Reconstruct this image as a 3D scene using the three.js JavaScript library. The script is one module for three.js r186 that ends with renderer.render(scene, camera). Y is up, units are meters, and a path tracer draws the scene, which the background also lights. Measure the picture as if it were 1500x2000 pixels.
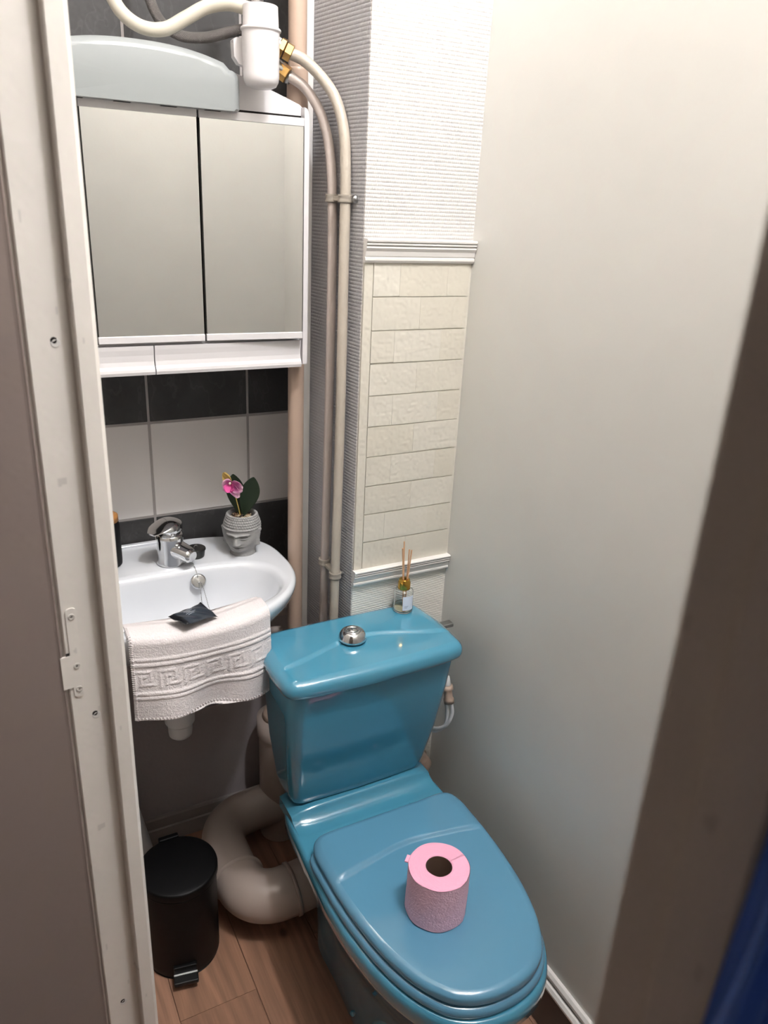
import * as THREE from 'three';
import { RoundedBoxGeometry } from 'three/addons/geometries/RoundedBoxGeometry.js';
import { mergeGeometries, toCreasedNormals } from 'three/addons/utils/BufferGeometryUtils.js';

// ---------------------------------------------------------------- camera, light, exposure
const scene = new THREE.Scene();
scene.background = new THREE.Color(0x000000);
const camera = new THREE.PerspectiveCamera(2 * Math.atan(1000 / 1514.66) * 180 / Math.PI, 0.75, 0.01, 30);
camera.matrixAutoUpdate = true;
{
  const right = new THREE.Vector3(0.88233, 0.04697, 0.46828), up = new THREE.Vector3(0.13546, 0.92755, -0.34828), back = new THREE.Vector3(-0.45071, 0.37073, 0.81205);
  camera.position.set(0, 1.6, 0);
  camera.quaternion.setFromRotationMatrix(new THREE.Matrix4().makeBasis(right, up, back));
}
camera.focus = 1.7; camera.userData.fStop = 9;
const renderer = new THREE.WebGLRenderer();
renderer.toneMapping = THREE.LinearToneMapping;
renderer.toneMappingExposure = 1.0;
renderer.shadowMap.enabled = true;
const LAMP = [0.64, 3.06, -0.30], LAMP_POWER = 6.1;      // bare bulb under the ceiling of the toilet room

// ---------------------------------------------------------------- helpers
function rng(seed) { let a = seed >>> 0; return () => { a = (a + 0x6D2B79F5) | 0; let t = Math.imul(a ^ (a >>> 15), 1 | a); t = (t + Math.imul(t ^ (t >>> 7), 61 | t)) ^ t; return ((t ^ (t >>> 14)) >>> 0) / 4294967296; }; }
const clamp = (x, a = 0, b = 1) => Math.min(b, Math.max(a, x));
const smooth = (a, b, x) => { const t = clamp((x - a) / (b - a)); return t * t * (3 - 2 * t); };
const lerp = (a, b, t) => a + (b - a) * t;
const HN = (() => { const r = rng(77), t = new Float32Array(4096); for (let i = 0; i < 4096; i++) t[i] = r(); return t; })();
function vnoise(x, y, px, py, s = 0) {     // tileable value noise, px/py = period in cells
  const xi = Math.floor(x), yi = Math.floor(y), fx = x - xi, fy = y - yi, u = fx * fx * (3 - 2 * fx), v = fy * fy * (3 - 2 * fy);
  const h = (i, j) => HN[((((i % px) + px) % px) * 131 + (((j % py) + py) % py) * 1543 + s * 977) & 4095];
  return lerp(lerp(h(xi, yi), h(xi + 1, yi), u), lerp(h(xi, yi + 1), h(xi + 1, yi + 1), u), v);
}
function fbm(x, y, px, py, oct, s = 0) { let a = 0, w = 0.5, t = 0; for (let i = 0; i < oct; i++) { a += w * vnoise(x, y, px, py, s + i); t += w; x *= 2; y *= 2; px *= 2; py *= 2; w *= 0.55; } return a / t; }
function tex(w, h, fn, srgb, size) {        // fn(u,v) -> grey or [r,g,b] in 0..1 ; size = metres covered
  const d = new Uint8Array(w * h * 4);
  for (let j = 0; j < h; j++) for (let i = 0; i < w; i++) {
    let c = fn((i + 0.5) / w, (j + 0.5) / h); if (typeof c === 'number') c = [c, c, c];
    const o = (j * w + i) * 4; for (let k = 0; k < 3; k++) d[o + k] = clamp(c[k]) * 255; d[o + 3] = 255;
  }
  const t = new THREE.DataTexture(d, w, h); t.wrapS = t.wrapT = THREE.RepeatWrapping; t.magFilter = THREE.LinearFilter; t.minFilter = THREE.LinearMipmapLinearFilter; t.generateMipmaps = true;
  if (srgb) t.colorSpace = THREE.SRGBColorSpace;
  if (size) t.repeat.set(1 / (size[0] ?? size), 1 / (size[1] ?? size));
  t.needsUpdate = true; return t;
}
const std = o => new THREE.MeshStandardMaterial(o), phy = o => new THREE.MeshPhysicalMaterial(o);
const names = {};
function numbered(n) { names[n] = (names[n] ?? -1) + 1; return names[n] ? `${n}_${String(names[n]).padStart(3, '0')}` : n; }
function mesh(name, geo, mat, parent) {
  const m = new THREE.Mesh(geo, mat); m.castShadow = m.receiveShadow = true;
  m.name = parent ? name : numbered(name); (parent ?? scene).add(m); return m;
}
function thing(name, label, category, group) {
  const g = new THREE.Group(); g.name = numbered(name); g.userData = { label, category }; if (group) g.userData.group = group; scene.add(g); return g;
}
function tag(o, label, category, group) { o.userData.label = label; o.userData.category = category; if (group) o.userData.group = group; return o; }
function struct(name, geo, mat, label, category) { const m = mesh(name, geo, mat); m.userData = { kind: 'structure', label, category }; return m; }
function bufGeo(pos, idx, uv) {
  const g = new THREE.BufferGeometry(); g.setAttribute('position', new THREE.Float32BufferAttribute(pos, 3));
  g.setAttribute('uv', new THREE.Float32BufferAttribute(uv ?? new Array(pos.length / 3 * 2).fill(0), 2));
  if (idx) g.setIndex(idx); g.computeVertexNormals(); return g;
}
// prism: polygon of [p,q] swept between h0 and h1; map (p,q,h) -> [x,y,z]; uv in metres; sides flat shaded
function sweep(poly, h0, h1, map = (p, q, h) => [p, h, q]) {
  const pos = [], uv = [], n = poly.length; let L = 0;
  const area = poly.reduce((s, a, i) => { const b = poly[(i + 1) % n]; return s + a[0] * b[1] - b[0] * a[1]; }, 0);
  const P = area > 0 ? poly : poly.slice().reverse();
  for (let i = 0; i < n; i++) {
    const a = P[i], b = P[(i + 1) % n], l = Math.hypot(b[0] - a[0], b[1] - a[1]);
    const A0 = map(a[0], a[1], h0), A1 = map(a[0], a[1], h1), B0 = map(b[0], b[1], h0), B1 = map(b[0], b[1], h1);
    pos.push(...A0, ...A1, ...B0, ...B0, ...A1, ...B1);
    uv.push(L, h0, L, h1, L + l, h0, L + l, h0, L, h1, L + l, h1); L += l;
  }
  const tri = THREE.ShapeUtils.triangulateShape(P.map(p => new THREE.Vector2(p[0], p[1])), []);
  for (const t of tri) for (const [h, o] of [[h0, t], [h1, [t[0], t[2], t[1]]]]) for (const k of o) { pos.push(...map(P[k][0], P[k][1], h)); uv.push(P[k][0], P[k][1]); }
  const g = bufGeo(pos, null, uv);
  // make sure faces point outwards
  const c = new THREE.Vector3(), A = new THREE.Vector3(...map(P[0][0], P[0][1], h0)), B = new THREE.Vector3(...map(P[1][0], P[1][1], h0)), H = new THREE.Vector3(...map(P[0][0], P[0][1], h1));
  const mid = [0, 0]; P.forEach(p => { mid[0] += p[0] / n; mid[1] += p[1] / n; });
  c.set(...map(mid[0], mid[1], (h0 + h1) / 2));
  const nrm = B.clone().sub(A).cross(H.clone().sub(A));
  const t2 = tri[0], q = k => new THREE.Vector3(...map(P[t2[k]][0], P[t2[k]][1], h0));
  const capN = q(1).sub(q(0)).cross(q(2).sub(q(0)));
  const dir = H.clone().sub(A);
  if (capN.dot(dir) > 0) flip(g);           // cap at h0 must look away from h1
  return g;
}
function flip(g) { const p = g.attributes.position, u = g.attributes.uv; for (let i = 0; i < p.count; i += 3) for (const at of [p, u]) { const s = at.itemSize; for (let k = 0; k < s; k++) { const a = at.array[(i + 1) * s + k]; at.array[(i + 1) * s + k] = at.array[(i + 2) * s + k]; at.array[(i + 2) * s + k] = a; } } g.computeVertexNormals(); return g; }
function box(x0, x1, y0, y1, z0, z1) {      // uv in metres
  const g = new THREE.BoxGeometry(x1 - x0, y1 - y0, z1 - z0).translate((x0 + x1) / 2, (y0 + y1) / 2, (z0 + z1) / 2);
  return worldUV(g);
}
function worldUV(g) {
  const p = g.attributes.position, n = g.attributes.normal, u = g.attributes.uv;
  for (let i = 0; i < p.count; i++) {
    const ax = Math.abs(n.getX(i)), ay = Math.abs(n.getY(i)), az = Math.abs(n.getZ(i));
    if (ay > ax && ay > az) u.setXY(i, p.getX(i), p.getZ(i)); else if (ax > az) u.setXY(i, p.getZ(i), p.getY(i)); else u.setXY(i, p.getX(i), p.getY(i));
  }
  return g;
}
function rbox(x0, x1, y0, y1, z0, z1, r = 0.002, s = 2) { return worldUV(new RoundedBoxGeometry(x1 - x0, y1 - y0, z1 - z0, s, r).translate((x0 + x1) / 2, (y0 + y1) / 2, (z0 + z1) / 2)); }
function loft(rings, capA = true, capB = true, wrap = true) {
  const N = rings[0].length, pos = [], uv = [], idx = []; let V = 0;
  rings.forEach((r, j) => { let U = 0; if (j) V += Math.hypot(...[0, 1, 2].map(k => r[0][k] - rings[j - 1][0][k])); r.forEach((p, i) => { if (i) U += Math.hypot(...[0, 1, 2].map(k => p[k] - r[i - 1][k])); pos.push(...p); uv.push(U, V); }); });
  for (let j = 0; j + 1 < rings.length; j++) for (let i = 0; i < (wrap ? N : N - 1); i++) {
    const a = j * N + i, b = j * N + (i + 1) % N, c = a + N, d = b + N; idx.push(a, c, b, b, c, d);
  }
  const cap = (j, rev) => {
    const r = rings[j], c = [0, 0, 0]; r.forEach(p => { for (let k = 0; k < 3; k++) c[k] += p[k] / N; });
    const o = pos.length / 3; r.forEach(p => { pos.push(...p); uv.push(p[0], p[2]); }); pos.push(...c); uv.push(c[0], c[2]);
    for (let i = 0; i < N; i++) { const a = o + i, b = o + (i + 1) % N; rev ? idx.push(o + N, b, a) : idx.push(o + N, a, b); }
  };
  if (capA) cap(0, false); if (capB) cap(rings.length - 1, true);
  const g = bufGeo(pos, idx, uv);
  // outward check by signed volume
  let vol = 0; const P = g.attributes.position, ix = g.index.array, v = k => new THREE.Vector3().fromBufferAttribute(P, k);
  for (let i = 0; i < ix.length; i += 3) vol += v(ix[i]).dot(v(ix[i + 1]).cross(v(ix[i + 2])));
  if (vol < 0) { for (let i = 0; i < ix.length; i += 3) { const t = ix[i + 1]; ix[i + 1] = ix[i + 2]; ix[i + 2] = t; } g.computeVertexNormals(); }
  return g;
}
function offsetOutline(o, d) {              // outline [x,z], inset by d towards the inside
  const n = o.length, area = o.reduce((s, a, i) => { const b = o[(i + 1) % n]; return s + a[0] * b[1] - b[0] * a[1]; }, 0), sg = area > 0 ? 1 : -1;
  return o.map((p, i) => { const a = o[(i + n - 1) % n], b = o[(i + 1) % n]; let tx = b[0] - a[0], tz = b[1] - a[1]; const l = Math.hypot(tx, tz) || 1; tx /= l; tz /= l; return [p[0] - tz * d * sg, p[1] + tx * d * sg]; });
}
function plate(outline, levels, c, caps = [true, true]) {     // levels: [inset, scale, y | fn(x,z)]
  return loft(levels.map(([d, s, y]) => offsetOutline(outline, d).map(([x, z]) => { const X = c[0] + (x - c[0]) * s, Z = c[1] + (z - c[1]) * s; return [X, typeof y === 'function' ? y(X, Z) : y, Z]; })), ...caps);
}
function curve(pts, closed = false) { return new THREE.CatmullRomCurve3(pts.map(p => new THREE.Vector3(...p)), closed, 'centripetal'); }
function tube(pts, r, seg = 40, rad = 14, straight = false) {
  let c; if (straight) { c = new THREE.CurvePath(); for (let i = 0; i + 1 < pts.length; i++) c.add(new THREE.LineCurve3(new THREE.Vector3(...pts[i]), new THREE.Vector3(...pts[i + 1]))); } else c = curve(pts);
  const fr = c.computeFrenetFrames ? c.computeFrenetFrames(seg, false) : null, rings = [];
  for (let i = 0; i <= seg; i++) { const p = c.getPointAt(i / seg), R = typeof r === 'function' ? r(i / seg) : r; rings.push(Array.from({ length: rad }, (_, k) => { const a = k / rad * 2 * Math.PI, N = fr.normals[i], B = fr.binormals[i]; return [p.x + R * (Math.cos(a) * N.x + Math.sin(a) * B.x), p.y + R * (Math.cos(a) * N.y + Math.sin(a) * B.y), p.z + R * (Math.cos(a) * N.z + Math.sin(a) * B.z)]; })); }
  return loft(rings);
}
function lathe(prof, seg = 40, at = [0, 0, 0]) { return new THREE.LatheGeometry(prof.map(p => new THREE.Vector2(p[0], p[1])), seg).translate(...at); }
function along(g, a, b) {                   // geometry built on +y from the origin, moved so that +y runs from a towards b
  const d = new THREE.Vector3(...b).sub(new THREE.Vector3(...a)).normalize();
  return g.applyQuaternion(new THREE.Quaternion().setFromUnitVectors(new THREE.Vector3(0, 1, 0), d)).translate(...a);
}
function resample(pts, n) { const c = new THREE.CatmullRomCurve3(pts.map(p => new THREE.Vector3(p[0], 0, p[1])), true, 'centripetal'); return c.getSpacedPoints(n).slice(0, n).map(p => [p.x, p.z]); }

// ---------------------------------------------------------------- materials
const M = {};
const plasterBump = tex(256, 256, (u, v) => 0.6 * fbm(u * 10, v * 10, 10, 10, 3, 3) + 0.4 * vnoise(u * 90, v * 90, 90, 90, 5), false, 0.5);
const plasterTint = base => tex(256, 256, (u, v) => { const k = 1 + 0.045 * (fbm(u * 5, v * 5, 5, 5, 4, 9) - 0.5); return base.map(c => c * k); }, true, 1.1);
M.wall = std({ map: plasterTint([0.85, 0.845, 0.825]), roughness: 0.42, bumpMap: plasterBump, bumpScale: 0.00025 });
M.corridor = std({ map: plasterTint([0.89, 0.86, 0.825]), roughness: 0.8, bumpMap: plasterBump, bumpScale: 0.0008 });
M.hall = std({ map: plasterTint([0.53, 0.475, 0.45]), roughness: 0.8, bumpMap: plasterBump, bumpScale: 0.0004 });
M.ceiling = std({ color: 0xe9e6df, roughness: 0.9 });
const scratches = (() => { const r = rng(5), L = []; for (let i = 0; i < 9; i++) L.push([r(), r(), 0.01 + r() * 0.03, r() * 6]); return L; })();
M.frame = std({ map: tex(256, 256, (u, v) => { let k = 1 + 0.05 * (fbm(u * 7, v * 7, 7, 7, 4, 21) - 0.5); const s = vnoise(u * 60, v * 16, 60, 16, 31); if (s > 0.93) k -= 0.08; return [0.935 * k, 0.91 * k, 0.88 * k]; }, true, 0.45), roughness: 0.42, bumpMap: plasterBump, bumpScale: 0.0005 });
M.hole = std({ color: 0x1b1512, roughness: 1 });
// woven glass-fibre wallpaper: horizontal ribs
const weave = tex(512, 512, (u, v) => { const row = v * 16, k = Math.floor(row), f = row - k; const w = Math.pow(Math.sin(Math.PI * f), 0.8); const kn = 0.65 + 0.35 * Math.sin(2 * Math.PI * (u * 24 + (k % 2) * 0.5)) * 0.5 + 0.3 * (vnoise(u * 40, k, 40, 16, 2) - 0.5); return clamp(w * kn * 0.95); }, false, 0.104);
M.weave = std({ map: tex(256, 256, (u, v) => { const k = 1 + 0.05 * (fbm(u * 6, v * 6, 6, 6, 3, 14) - 0.5); return [0.81 * k, 0.80 * k, 0.79 * k]; }, true, 0.8), roughness: 0.6, bumpMap: weave, bumpScale: 0.0011 });
const diag = tex(256, 256, (u, v) => { const a = Math.sin(2 * Math.PI * (u * 10 + v * 24)), b = vnoise(u * 40, v * 40, 40, 40, 3); return 0.5 + 0.3 * a + 0.2 * (b - 0.5); }, false, 0.104);
M.weaveGrey = std({ map: tex(256, 256, (u, v) => { const k = 1 + 0.07 * (fbm(u * 6, v * 6, 6, 6, 3, 24) - 0.5); return [0.665 * k, 0.66 * k, 0.67 * k]; }, true, 0.8), roughness: 0.65, bumpMap: weave, bumpScale: 0.0011 });
M.weaveDiag = std({ color: 0xe6e3da, roughness: 0.6, bumpMap: diag, bumpScale: 0.0009 });
M.bricks = [0, 1, 2].map(i => std({ color: new THREE.Color().setRGB(0.76 - 0.012 * i, 0.735 - 0.012 * i, 0.67 - 0.012 * i, THREE.SRGBColorSpace).offsetHSL(0, 0, 0.13), roughness: 0.5, bumpMap: plasterBump, bumpScale: 0.0018 }));
M.trim = phy({ color: 0xe6e3df, roughness: 0.3, clearcoat: 0.3 });
const slateMap = s => tex(256, 256, (u, v) => { const n = fbm(u * 4, v * 4, 4, 4, 5, s), c = Math.abs(fbm(u * 6, v * 3, 6, 3, 4, s + 11) - 0.5); const k = 0.195 + 0.10 * (n - 0.35) + (c < 0.02 ? 0.035 : 0); return [k, k * 0.985, k * 0.98]; }, true, 0.22);
M.slate = [3, 8].map(s => std({ map: slateMap(s), roughness: 0.62, bumpMap: plasterBump, bumpScale: 0.0009 }));
M.tileWhite = [0, 1].map(i => phy({ color: i ? 0xd9d3d0 : 0xdcd7d4, roughness: 0.22, clearcoat: 0.4, clearcoatRoughness: 0.1 }));
M.grout = std({ color: 0xa39d9a, roughness: 0.95 });
M.lowerPaint = std({ map: plasterTint([0.66, 0.625, 0.625]), roughness: 0.75, bumpMap: plasterBump, bumpScale: 0.001 });
M.baseWood = std({ map: plasterTint([0.58, 0.55, 0.53]), roughness: 0.6 });
function plankMat(s, base) {
  return std({
    map: tex(128, 1024, (u, v) => {
      const warp = 0.25 * (fbm(u * 2, v * 3, 2, 3, 3, s) - 0.5);
      const g = fbm((u + warp) * 16, v * 4, 16, 4, 4, s + 2), fine = vnoise(u * 64, v * 24, 64, 24, s + 4), big = fbm(u * 2, v * 2, 2, 2, 3, s + 6);
      const ring = Math.sin((u + warp * 1.6) * 38 + 5 * Math.sin(v * 6.283 + s));
      let k = 0.86 + 0.22 * (g - 0.5) + 0.07 * (fine - 0.5) + 0.12 * (big - 0.5) + 0.035 * ring;
      const kx = (u - 0.62) * 1.0, ky = (((v * 3.1 + s * 0.37) % 1) - 0.5) * 2.4, kd = Math.hypot(kx * 6, ky * 5); if (kd < 0.55 && s % 2) k *= 0.72 + 0.28 * smooth(0.15, 0.55, kd);
      return base.map(c => c * k);
    }, true, [0.166, 1.3]), roughness: 0.5, bumpMap: tex(128, 512, (u, v) => fbm(u * 32, v * 6, 32, 6, 3, s + 8), false, [0.166, 0.6]), bumpScale: 0.0004
  });
}
M.planks = [plankMat(1, [0.70, 0.525, 0.42]), plankMat(4, [0.67, 0.50, 0.40]), plankMat(7, [0.72, 0.545, 0.445])];
M.floorBase = std({ color: 0x3a271d, roughness: 1 });
M.ceramicBlue = phy({ color: new THREE.Color().setRGB(0.062, 0.26, 0.385), roughness: 0.12, clearcoat: 1, clearcoatRoughness: 0.04 });
M.seatBlue = phy({ color: new THREE.Color().setRGB(0.095, 0.265, 0.405), roughness: 0.22, clearcoat: 1, clearcoatRoughness: 0.06 });
M.ceramicWhite = phy({ color: 0xe6e9ee, roughness: 0.1, clearcoat: 1, clearcoatRoughness: 0.04 });
M.chrome = std({ color: 0xd9dadb, metalness: 1, roughness: 0.09 });
M.steel = std({ color: 0xa9a9a8, metalness: 1, roughness: 0.3 });
M.brass = std({ color: 0xb08d57, metalness: 1, roughness: 0.28 });
M.gold = std({ color: 0xd8a94e, metalness: 1, roughness: 0.18 });
M.mirror = std({ color: 0xf5f5f3, metalness: 1, roughness: 0.015 });
M.plastic = phy({ color: 0xdcd9da, roughness: 0.3, clearcoat: 0.2 });
M.plasticGrey = phy({ color: 0x8b8f8f, roughness: 0.38 });
M.gap = std({ color: 0x17130f, roughness: 1 });
M.pipeBeige = std({ color: 0xb8a190, roughness: 0.4 });
const paintDrips = tex(128, 512, (u, v) => fbm(u * 6, v * 40, 6, 40, 3, 4), false, [0.06, 0.5]);
M.pipePaint = std({ color: 0xb3aa9d, roughness: 0.4, bumpMap: paintDrips, bumpScale: 0.0012 });
M.pipePaintPink = std({ color: 0xb4a8a1, roughness: 0.4, bumpMap: paintDrips, bumpScale: 0.0012 });
M.pvc = phy({ color: 0xb4a59b, roughness: 0.34, clearcoat: 0.2 });
M.pvcWhite = std({ color: 0xe4e4e4, roughness: 0.35 });
M.hose = std({ color: 0xbdb7a8, roughness: 0.45 });
M.braid = std({ color: 0x706c69, metalness: 0.7, roughness: 0.45, bumpMap: tex(64, 64, (u, v) => 0.5 + 0.25 * Math.sin(6.283 * (u * 4 + v * 4)) + 0.25 * Math.sin(6.283 * (u * 4 - v * 4)), false, [0.012, 0.012]), bumpScale: 0.001 });
M.black = phy({ color: 0x050506, roughness: 0.5, specularIntensity: 0.5 });
M.rubber = std({ color: 0x0a0a0a, roughness: 0.5 });
M.bamboo = std({ color: 0xb07a42, roughness: 0.5 });
const terry = tex(256, 256, (u, v) => 0.5 * vnoise(u * 100, v * 100, 100, 100, 2) + 0.5 * vnoise(u * 48, v * 48, 48, 48, 6), false, 0.12);
M.towel = phy({ color: 0xe9e2e2, roughness: 1, sheen: 0.4, sheenRoughness: 0.8, bumpMap: terry, bumpScale: 0.001 });
M.concrete = std({ map: tex(256, 256, (u, v) => { const k = 0.60 + 0.10 * (fbm(u * 8, v * 8, 8, 8, 4, 41) - 0.5) - (vnoise(u * 70, v * 70, 70, 70, 13) > 0.88 ? 0.06 : 0); return [k, k * 0.995, k * 0.985]; }, true, 0.15), roughness: 0.9 });
M.leaf = std({ color: 0x12220f, roughness: 0.5 });
M.petal = std({ color: 0xffffff, vertexColors: true, roughness: 0.7, side: THREE.DoubleSide });
M.petalDeep = std({ color: 0xc9488c, roughness: 0.7, side: THREE.DoubleSide });
M.petalTan = std({ color: 0xb79a52, roughness: 0.7, side: THREE.DoubleSide });
M.petalCream = std({ color: 0xf4e6d0, roughness: 0.6 });
M.pebbles = [0x5b3d2a, 0x8d7458, 0x2f2219, 0xb5a68c].map(c => std({ color: c, roughness: 0.7 }));
M.glass = phy({ color: 0xffffff, roughness: 0.02, transmission: 1, ior: 1.5, thickness: 0.003 });
M.oil = phy({ color: 0xfff6dc, roughness: 0.02, transmission: 1, ior: 1.36, thickness: 0.02, attenuationColor: new THREE.Color(0xf2e3b0), attenuationDistance: 0.12 });
M.paperLabel = std({ color: 0xdfe4f0, roughness: 0.6 });
M.reed = std({ color: 0xcaa07c, roughness: 0.8 });
const paperBump = tex(256, 256, (u, v) => 0.5 * fbm(u * 14, v * 10, 14, 10, 3, 6) + 0.5 * vnoise(u * 60, v * 60, 60, 60, 1), false, 0.12);
M.paperPink = std({ color: 0xf9cbdb, roughness: 0.95, bumpMap: paperBump, bumpScale: 0.001 });
M.paperPinkTop = std({ color: 0xf9b4cf, roughness: 0.95, bumpMap: terry, bumpScale: 0.0006 });
M.card = std({ color: 0x6d5647, roughness: 0.95 });
M.blueCloth = phy({ color: 0x5f92ff, roughness: 0.35 });

// ---------------------------------------------------------------- setting
const XR = 0.8896, ZT = -1.648, ZC = -1.306, CEIL = 3.23;
// wall that holds the door: its frame, turned 10 degrees; u runs along the wall, v into the toilet room
const A10 = 10 * Math.PI / 180, OX = 0.057, OZ = -0.8, su = Math.sin(A10), cu = Math.cos(A10);
const W = (u, v) => [OX + u * su + v * cu, OZ + u * cu - v * su];
const wmap = (u, v, h) => { const [x, z] = W(u, v); return [x, h, z]; };

// floor of wood-look planks
const floor = struct('floor', box(-1.9, 1.05, -0.1, -0.0085, -2.4, 2.1), M.floorBase, 'brown wood-look plank floor', 'floor');
{
  const PW = 0.1658, r = rng(11), geo = {};
  for (let c = -11; c <= 4; c++) {
    const x0 = 0.2095 + c * PW, x1 = Math.min(x0 + PW, 1.0);
    const off = c === 0 ? -1.138 : -1.138 + ((c * 0.47 % 1) + 1) % 1 * 1.2;
    const cuts = []; for (let k = -3; k <= 4; k++) { const z = off + k * 1.2; if (z > -2.39 && z < 2.08) cuts.push(z); }
    const zs = [-2.39, ...cuts, 2.08];
    for (let k = 0; k + 1 < zs.length; k++) {
      if (zs[k + 1] - zs[k] < 0.01) continue;
      const g = sweep([[x0 + 0.0004, -0.0085], [x0 + 0.0004, -0.0009], [x0 + 0.0012, 0], [x1 - 0.0012, 0], [x1 - 0.0004, -0.0009], [x1 - 0.0004, -0.0085]], zs[k] + 0.0005, zs[k + 1] - 0.0005, (p, q, h) => [p, q, h]);
      const p = g.attributes.position, uv = g.attributes.uv, du = r(), dv = r(); for (let i = 0; i < p.count; i++) uv.setXY(i, p.getX(i) - x0 + 0.0, p.getZ(i) + dv * 1.3);
      mesh('plank', g, M.planks[Math.floor(r() * 3)], floor);
    }
  }
}
struct('ceiling', box(-1.9, 1.05, CEIL, CEIL + 0.1, -2.4, 2.1), M.ceiling, 'plain white ceiling', 'ceiling');
struct('wall_right', box(XR, XR + 0.1, 0, CEIL, -2.4, 0.12), M.wall, 'smooth cream painted wall right of the toilet', 'wall');
struct('wall_front', box(0.24, XR, 0, CEIL, -0.1, 0.0), M.wall, 'cream painted wall facing the mirrored cabinet', 'wall');

// back wall with tiles
const wallBack = struct('wall_back', box(-0.22, 0.662, 0, CEIL, -1.76, ZT - 0.0016), M.grout, 'back wall with dark slate and white tiles above grey paint', 'wall');
{
  const PX = 0.2197, PY = 0.2155, y0 = 0.9225, r = rng(3), jt = 0.005;
  for (let row = -1; row < 7; row++) for (let c = -2; c < 2; c++) {
    const xa = 0.3297 + c * PX + jt / 2, xb = Math.min(xa + PX - jt, 0.66), ya = y0 + row * PY + jt / 2, yb = Math.min(ya + PY - jt, CEIL - 0.002);
    mesh('tile', rbox(xa, xb, ya, yb, ZT - 0.012, ZT + (r() - 0.5) * 0.0006, 0.0016, 1), row === 0 ? M.tileWhite[Math.floor(r() * 2)] : M.slate[Math.floor(r() * 2)], wallBack);
  }
  mesh('painted_panel', box(-0.2, 0.66, 0.0, y0 - PY, ZT - 0.012, ZT + 0.0005), M.lowerPaint, wallBack);
}
{
  const bb = struct('baseboard_back', sweep([[ZT, 0.001], [ZT, 0.083], [ZT + 0.008, 0.083], [ZT + 0.0105, 0.078], [ZT + 0.0105, 0.052], [ZT + 0.0085, 0.049], [ZT + 0.0125, 0.046], [ZT + 0.013, 0.001]], -0.05, 0.53, (p, q, h) => [h, q, p]), M.baseWood, 'worn grey painted skirting board under the basin', 'baseboard');
  mesh('nail_hole', lathe([[0, 0], [0.004, 0], [0.003, 0.0006], [0, 0.0008]], 10).rotateX(Math.PI / 2).translate(0.445, 0.03, ZT + 0.0129), M.hole, bb);
}
// chimney breast
const SIDE = 6 * Math.PI / 180, cl = 0.21;
const chim = struct('wall_chimney', sweep([[0.656, ZC], [XR, ZC], [XR, -1.76], [0.662, -1.76], [0.662, -1.515], [0.656 - Math.sin(SIDE) * cl, ZC - Math.cos(SIDE) * cl]], 0, CEIL), M.weave, 'chimney breast covered in ribbed woven white wallpaper', 'wall');
{
  // the older, unpainted grey paper on the narrow side face; the white paint of the front ends raggedly at the corner
  { const d = [-Math.sin(SIDE), -Math.cos(SIDE)], nx = [-Math.cos(SIDE) * 0.0009, Math.sin(SIDE) * 0.0009], q = (l, k) => [0.656 + d[0] * l + nx[0] * k, ZC + d[1] * l + nx[1] * k], r = rng(31);
    const pos = [], uv = [], idx = [], n = 160; for (let i = 0; i <= n; i++) { const y = CEIL * i / n, e = 0.0015 + 0.003 * fbm(i * 0.31, 3, 64, 8, 3, 5) + (y < 1.0 ? 0.002 * r() : 0); for (const [l, k] of [[e, 0.1], [e + 0.0012, 1], [0.209, 1]]) { const [x, z] = q(l, k); pos.push(x, y, z); uv.push(l, y); } if (i) for (const a of [0, 1]) { const b = (i - 1) * 3 + a; idx.push(b, b + 3, b + 1, b + 1, b + 3, b + 4); } }
    mesh('side_paper', bufGeo(pos, idx, uv), M.weaveGrey, chim).userData.label = 'grey ribbed paper on the narrow side'; }
  mesh('lower_paper', box(0.6575, XR, 0, 0.86, ZC - 0.002, ZC + 0.0012), M.weaveDiag, chim);
  const by0 = 0.88, by1 = 1.505, bk = ZC + 0.0028;
  mesh('brick_backing', box(0.6568, XR, by0, by1, ZC - 0.002, bk), M.bricks[0], chim);
  const H = 0.0617, r = rng(8), xl = 0.676, xe = 0.8835, y0 = 0.945 - H;
  mesh('corner_strip', rbox(0.6566, xl - 0.0015, by0, by1, bk - 0.002, bk + 0.0026, 0.001, 1), M.bricks[1], chim);
  for (let k = 0; k < 10; k++) {
    const ya = k === 0 ? by0 : y0 + k * H, yb = Math.min(y0 + (k + 1) * H, by1) - 0.0022; const cut = [xl]; let x = xl + (k % 2 ? 0.052 : 0.104) + (r() - 0.5) * 0.01;
    while (x < xe - 0.02) { cut.push(x); x += 0.104; } cut.push(xe);
    for (let i = 0; i + 1 < cut.length; i++) {
      const t = (r() - 0.5) * 0.0012, d = (r() - 0.5) * 0.0012, e = (r() - 0.5) * 0.0014;
      mesh('brick', sweep([[cut[i] + 0.0001, ya + t], [cut[i + 1] - 0.0001, ya + t + e], [cut[i + 1] - 0.0001, yb + t * 0.4 + e], [cut[i] + 0.0001, yb + t * 0.4]], bk - 0.001, bk + 0.0026 + d * 0.25, (p, q, h) => [p, q, h]), M.bricks[Math.floor(r() * 3)], chim);
    }
  }
}
function rail(name, y0, h, label) {
  const p = [[0, 0], [0.006, 0], [0.0085, 0.10], [0.0085, 0.20], [0.006, 0.24], [0.008, 0.29], [0.0095, 0.48], [0.013, 0.62], [0.0125, 0.68], [0.010, 0.71], [0.0145, 0.76], [0.0145, 0.81], [0.011, 0.84], [0.0155, 0.89], [0.016, 0.96], [0.014, 1], [0, 1]].map(([d, f]) => [ZC + 0.003 + d, y0 + f * h]);
  return struct(name, sweep(p, 0.6545, XR - 0.001, (a, b, c) => [c, b, a]), M.trim, label, 'trim');
}
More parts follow.
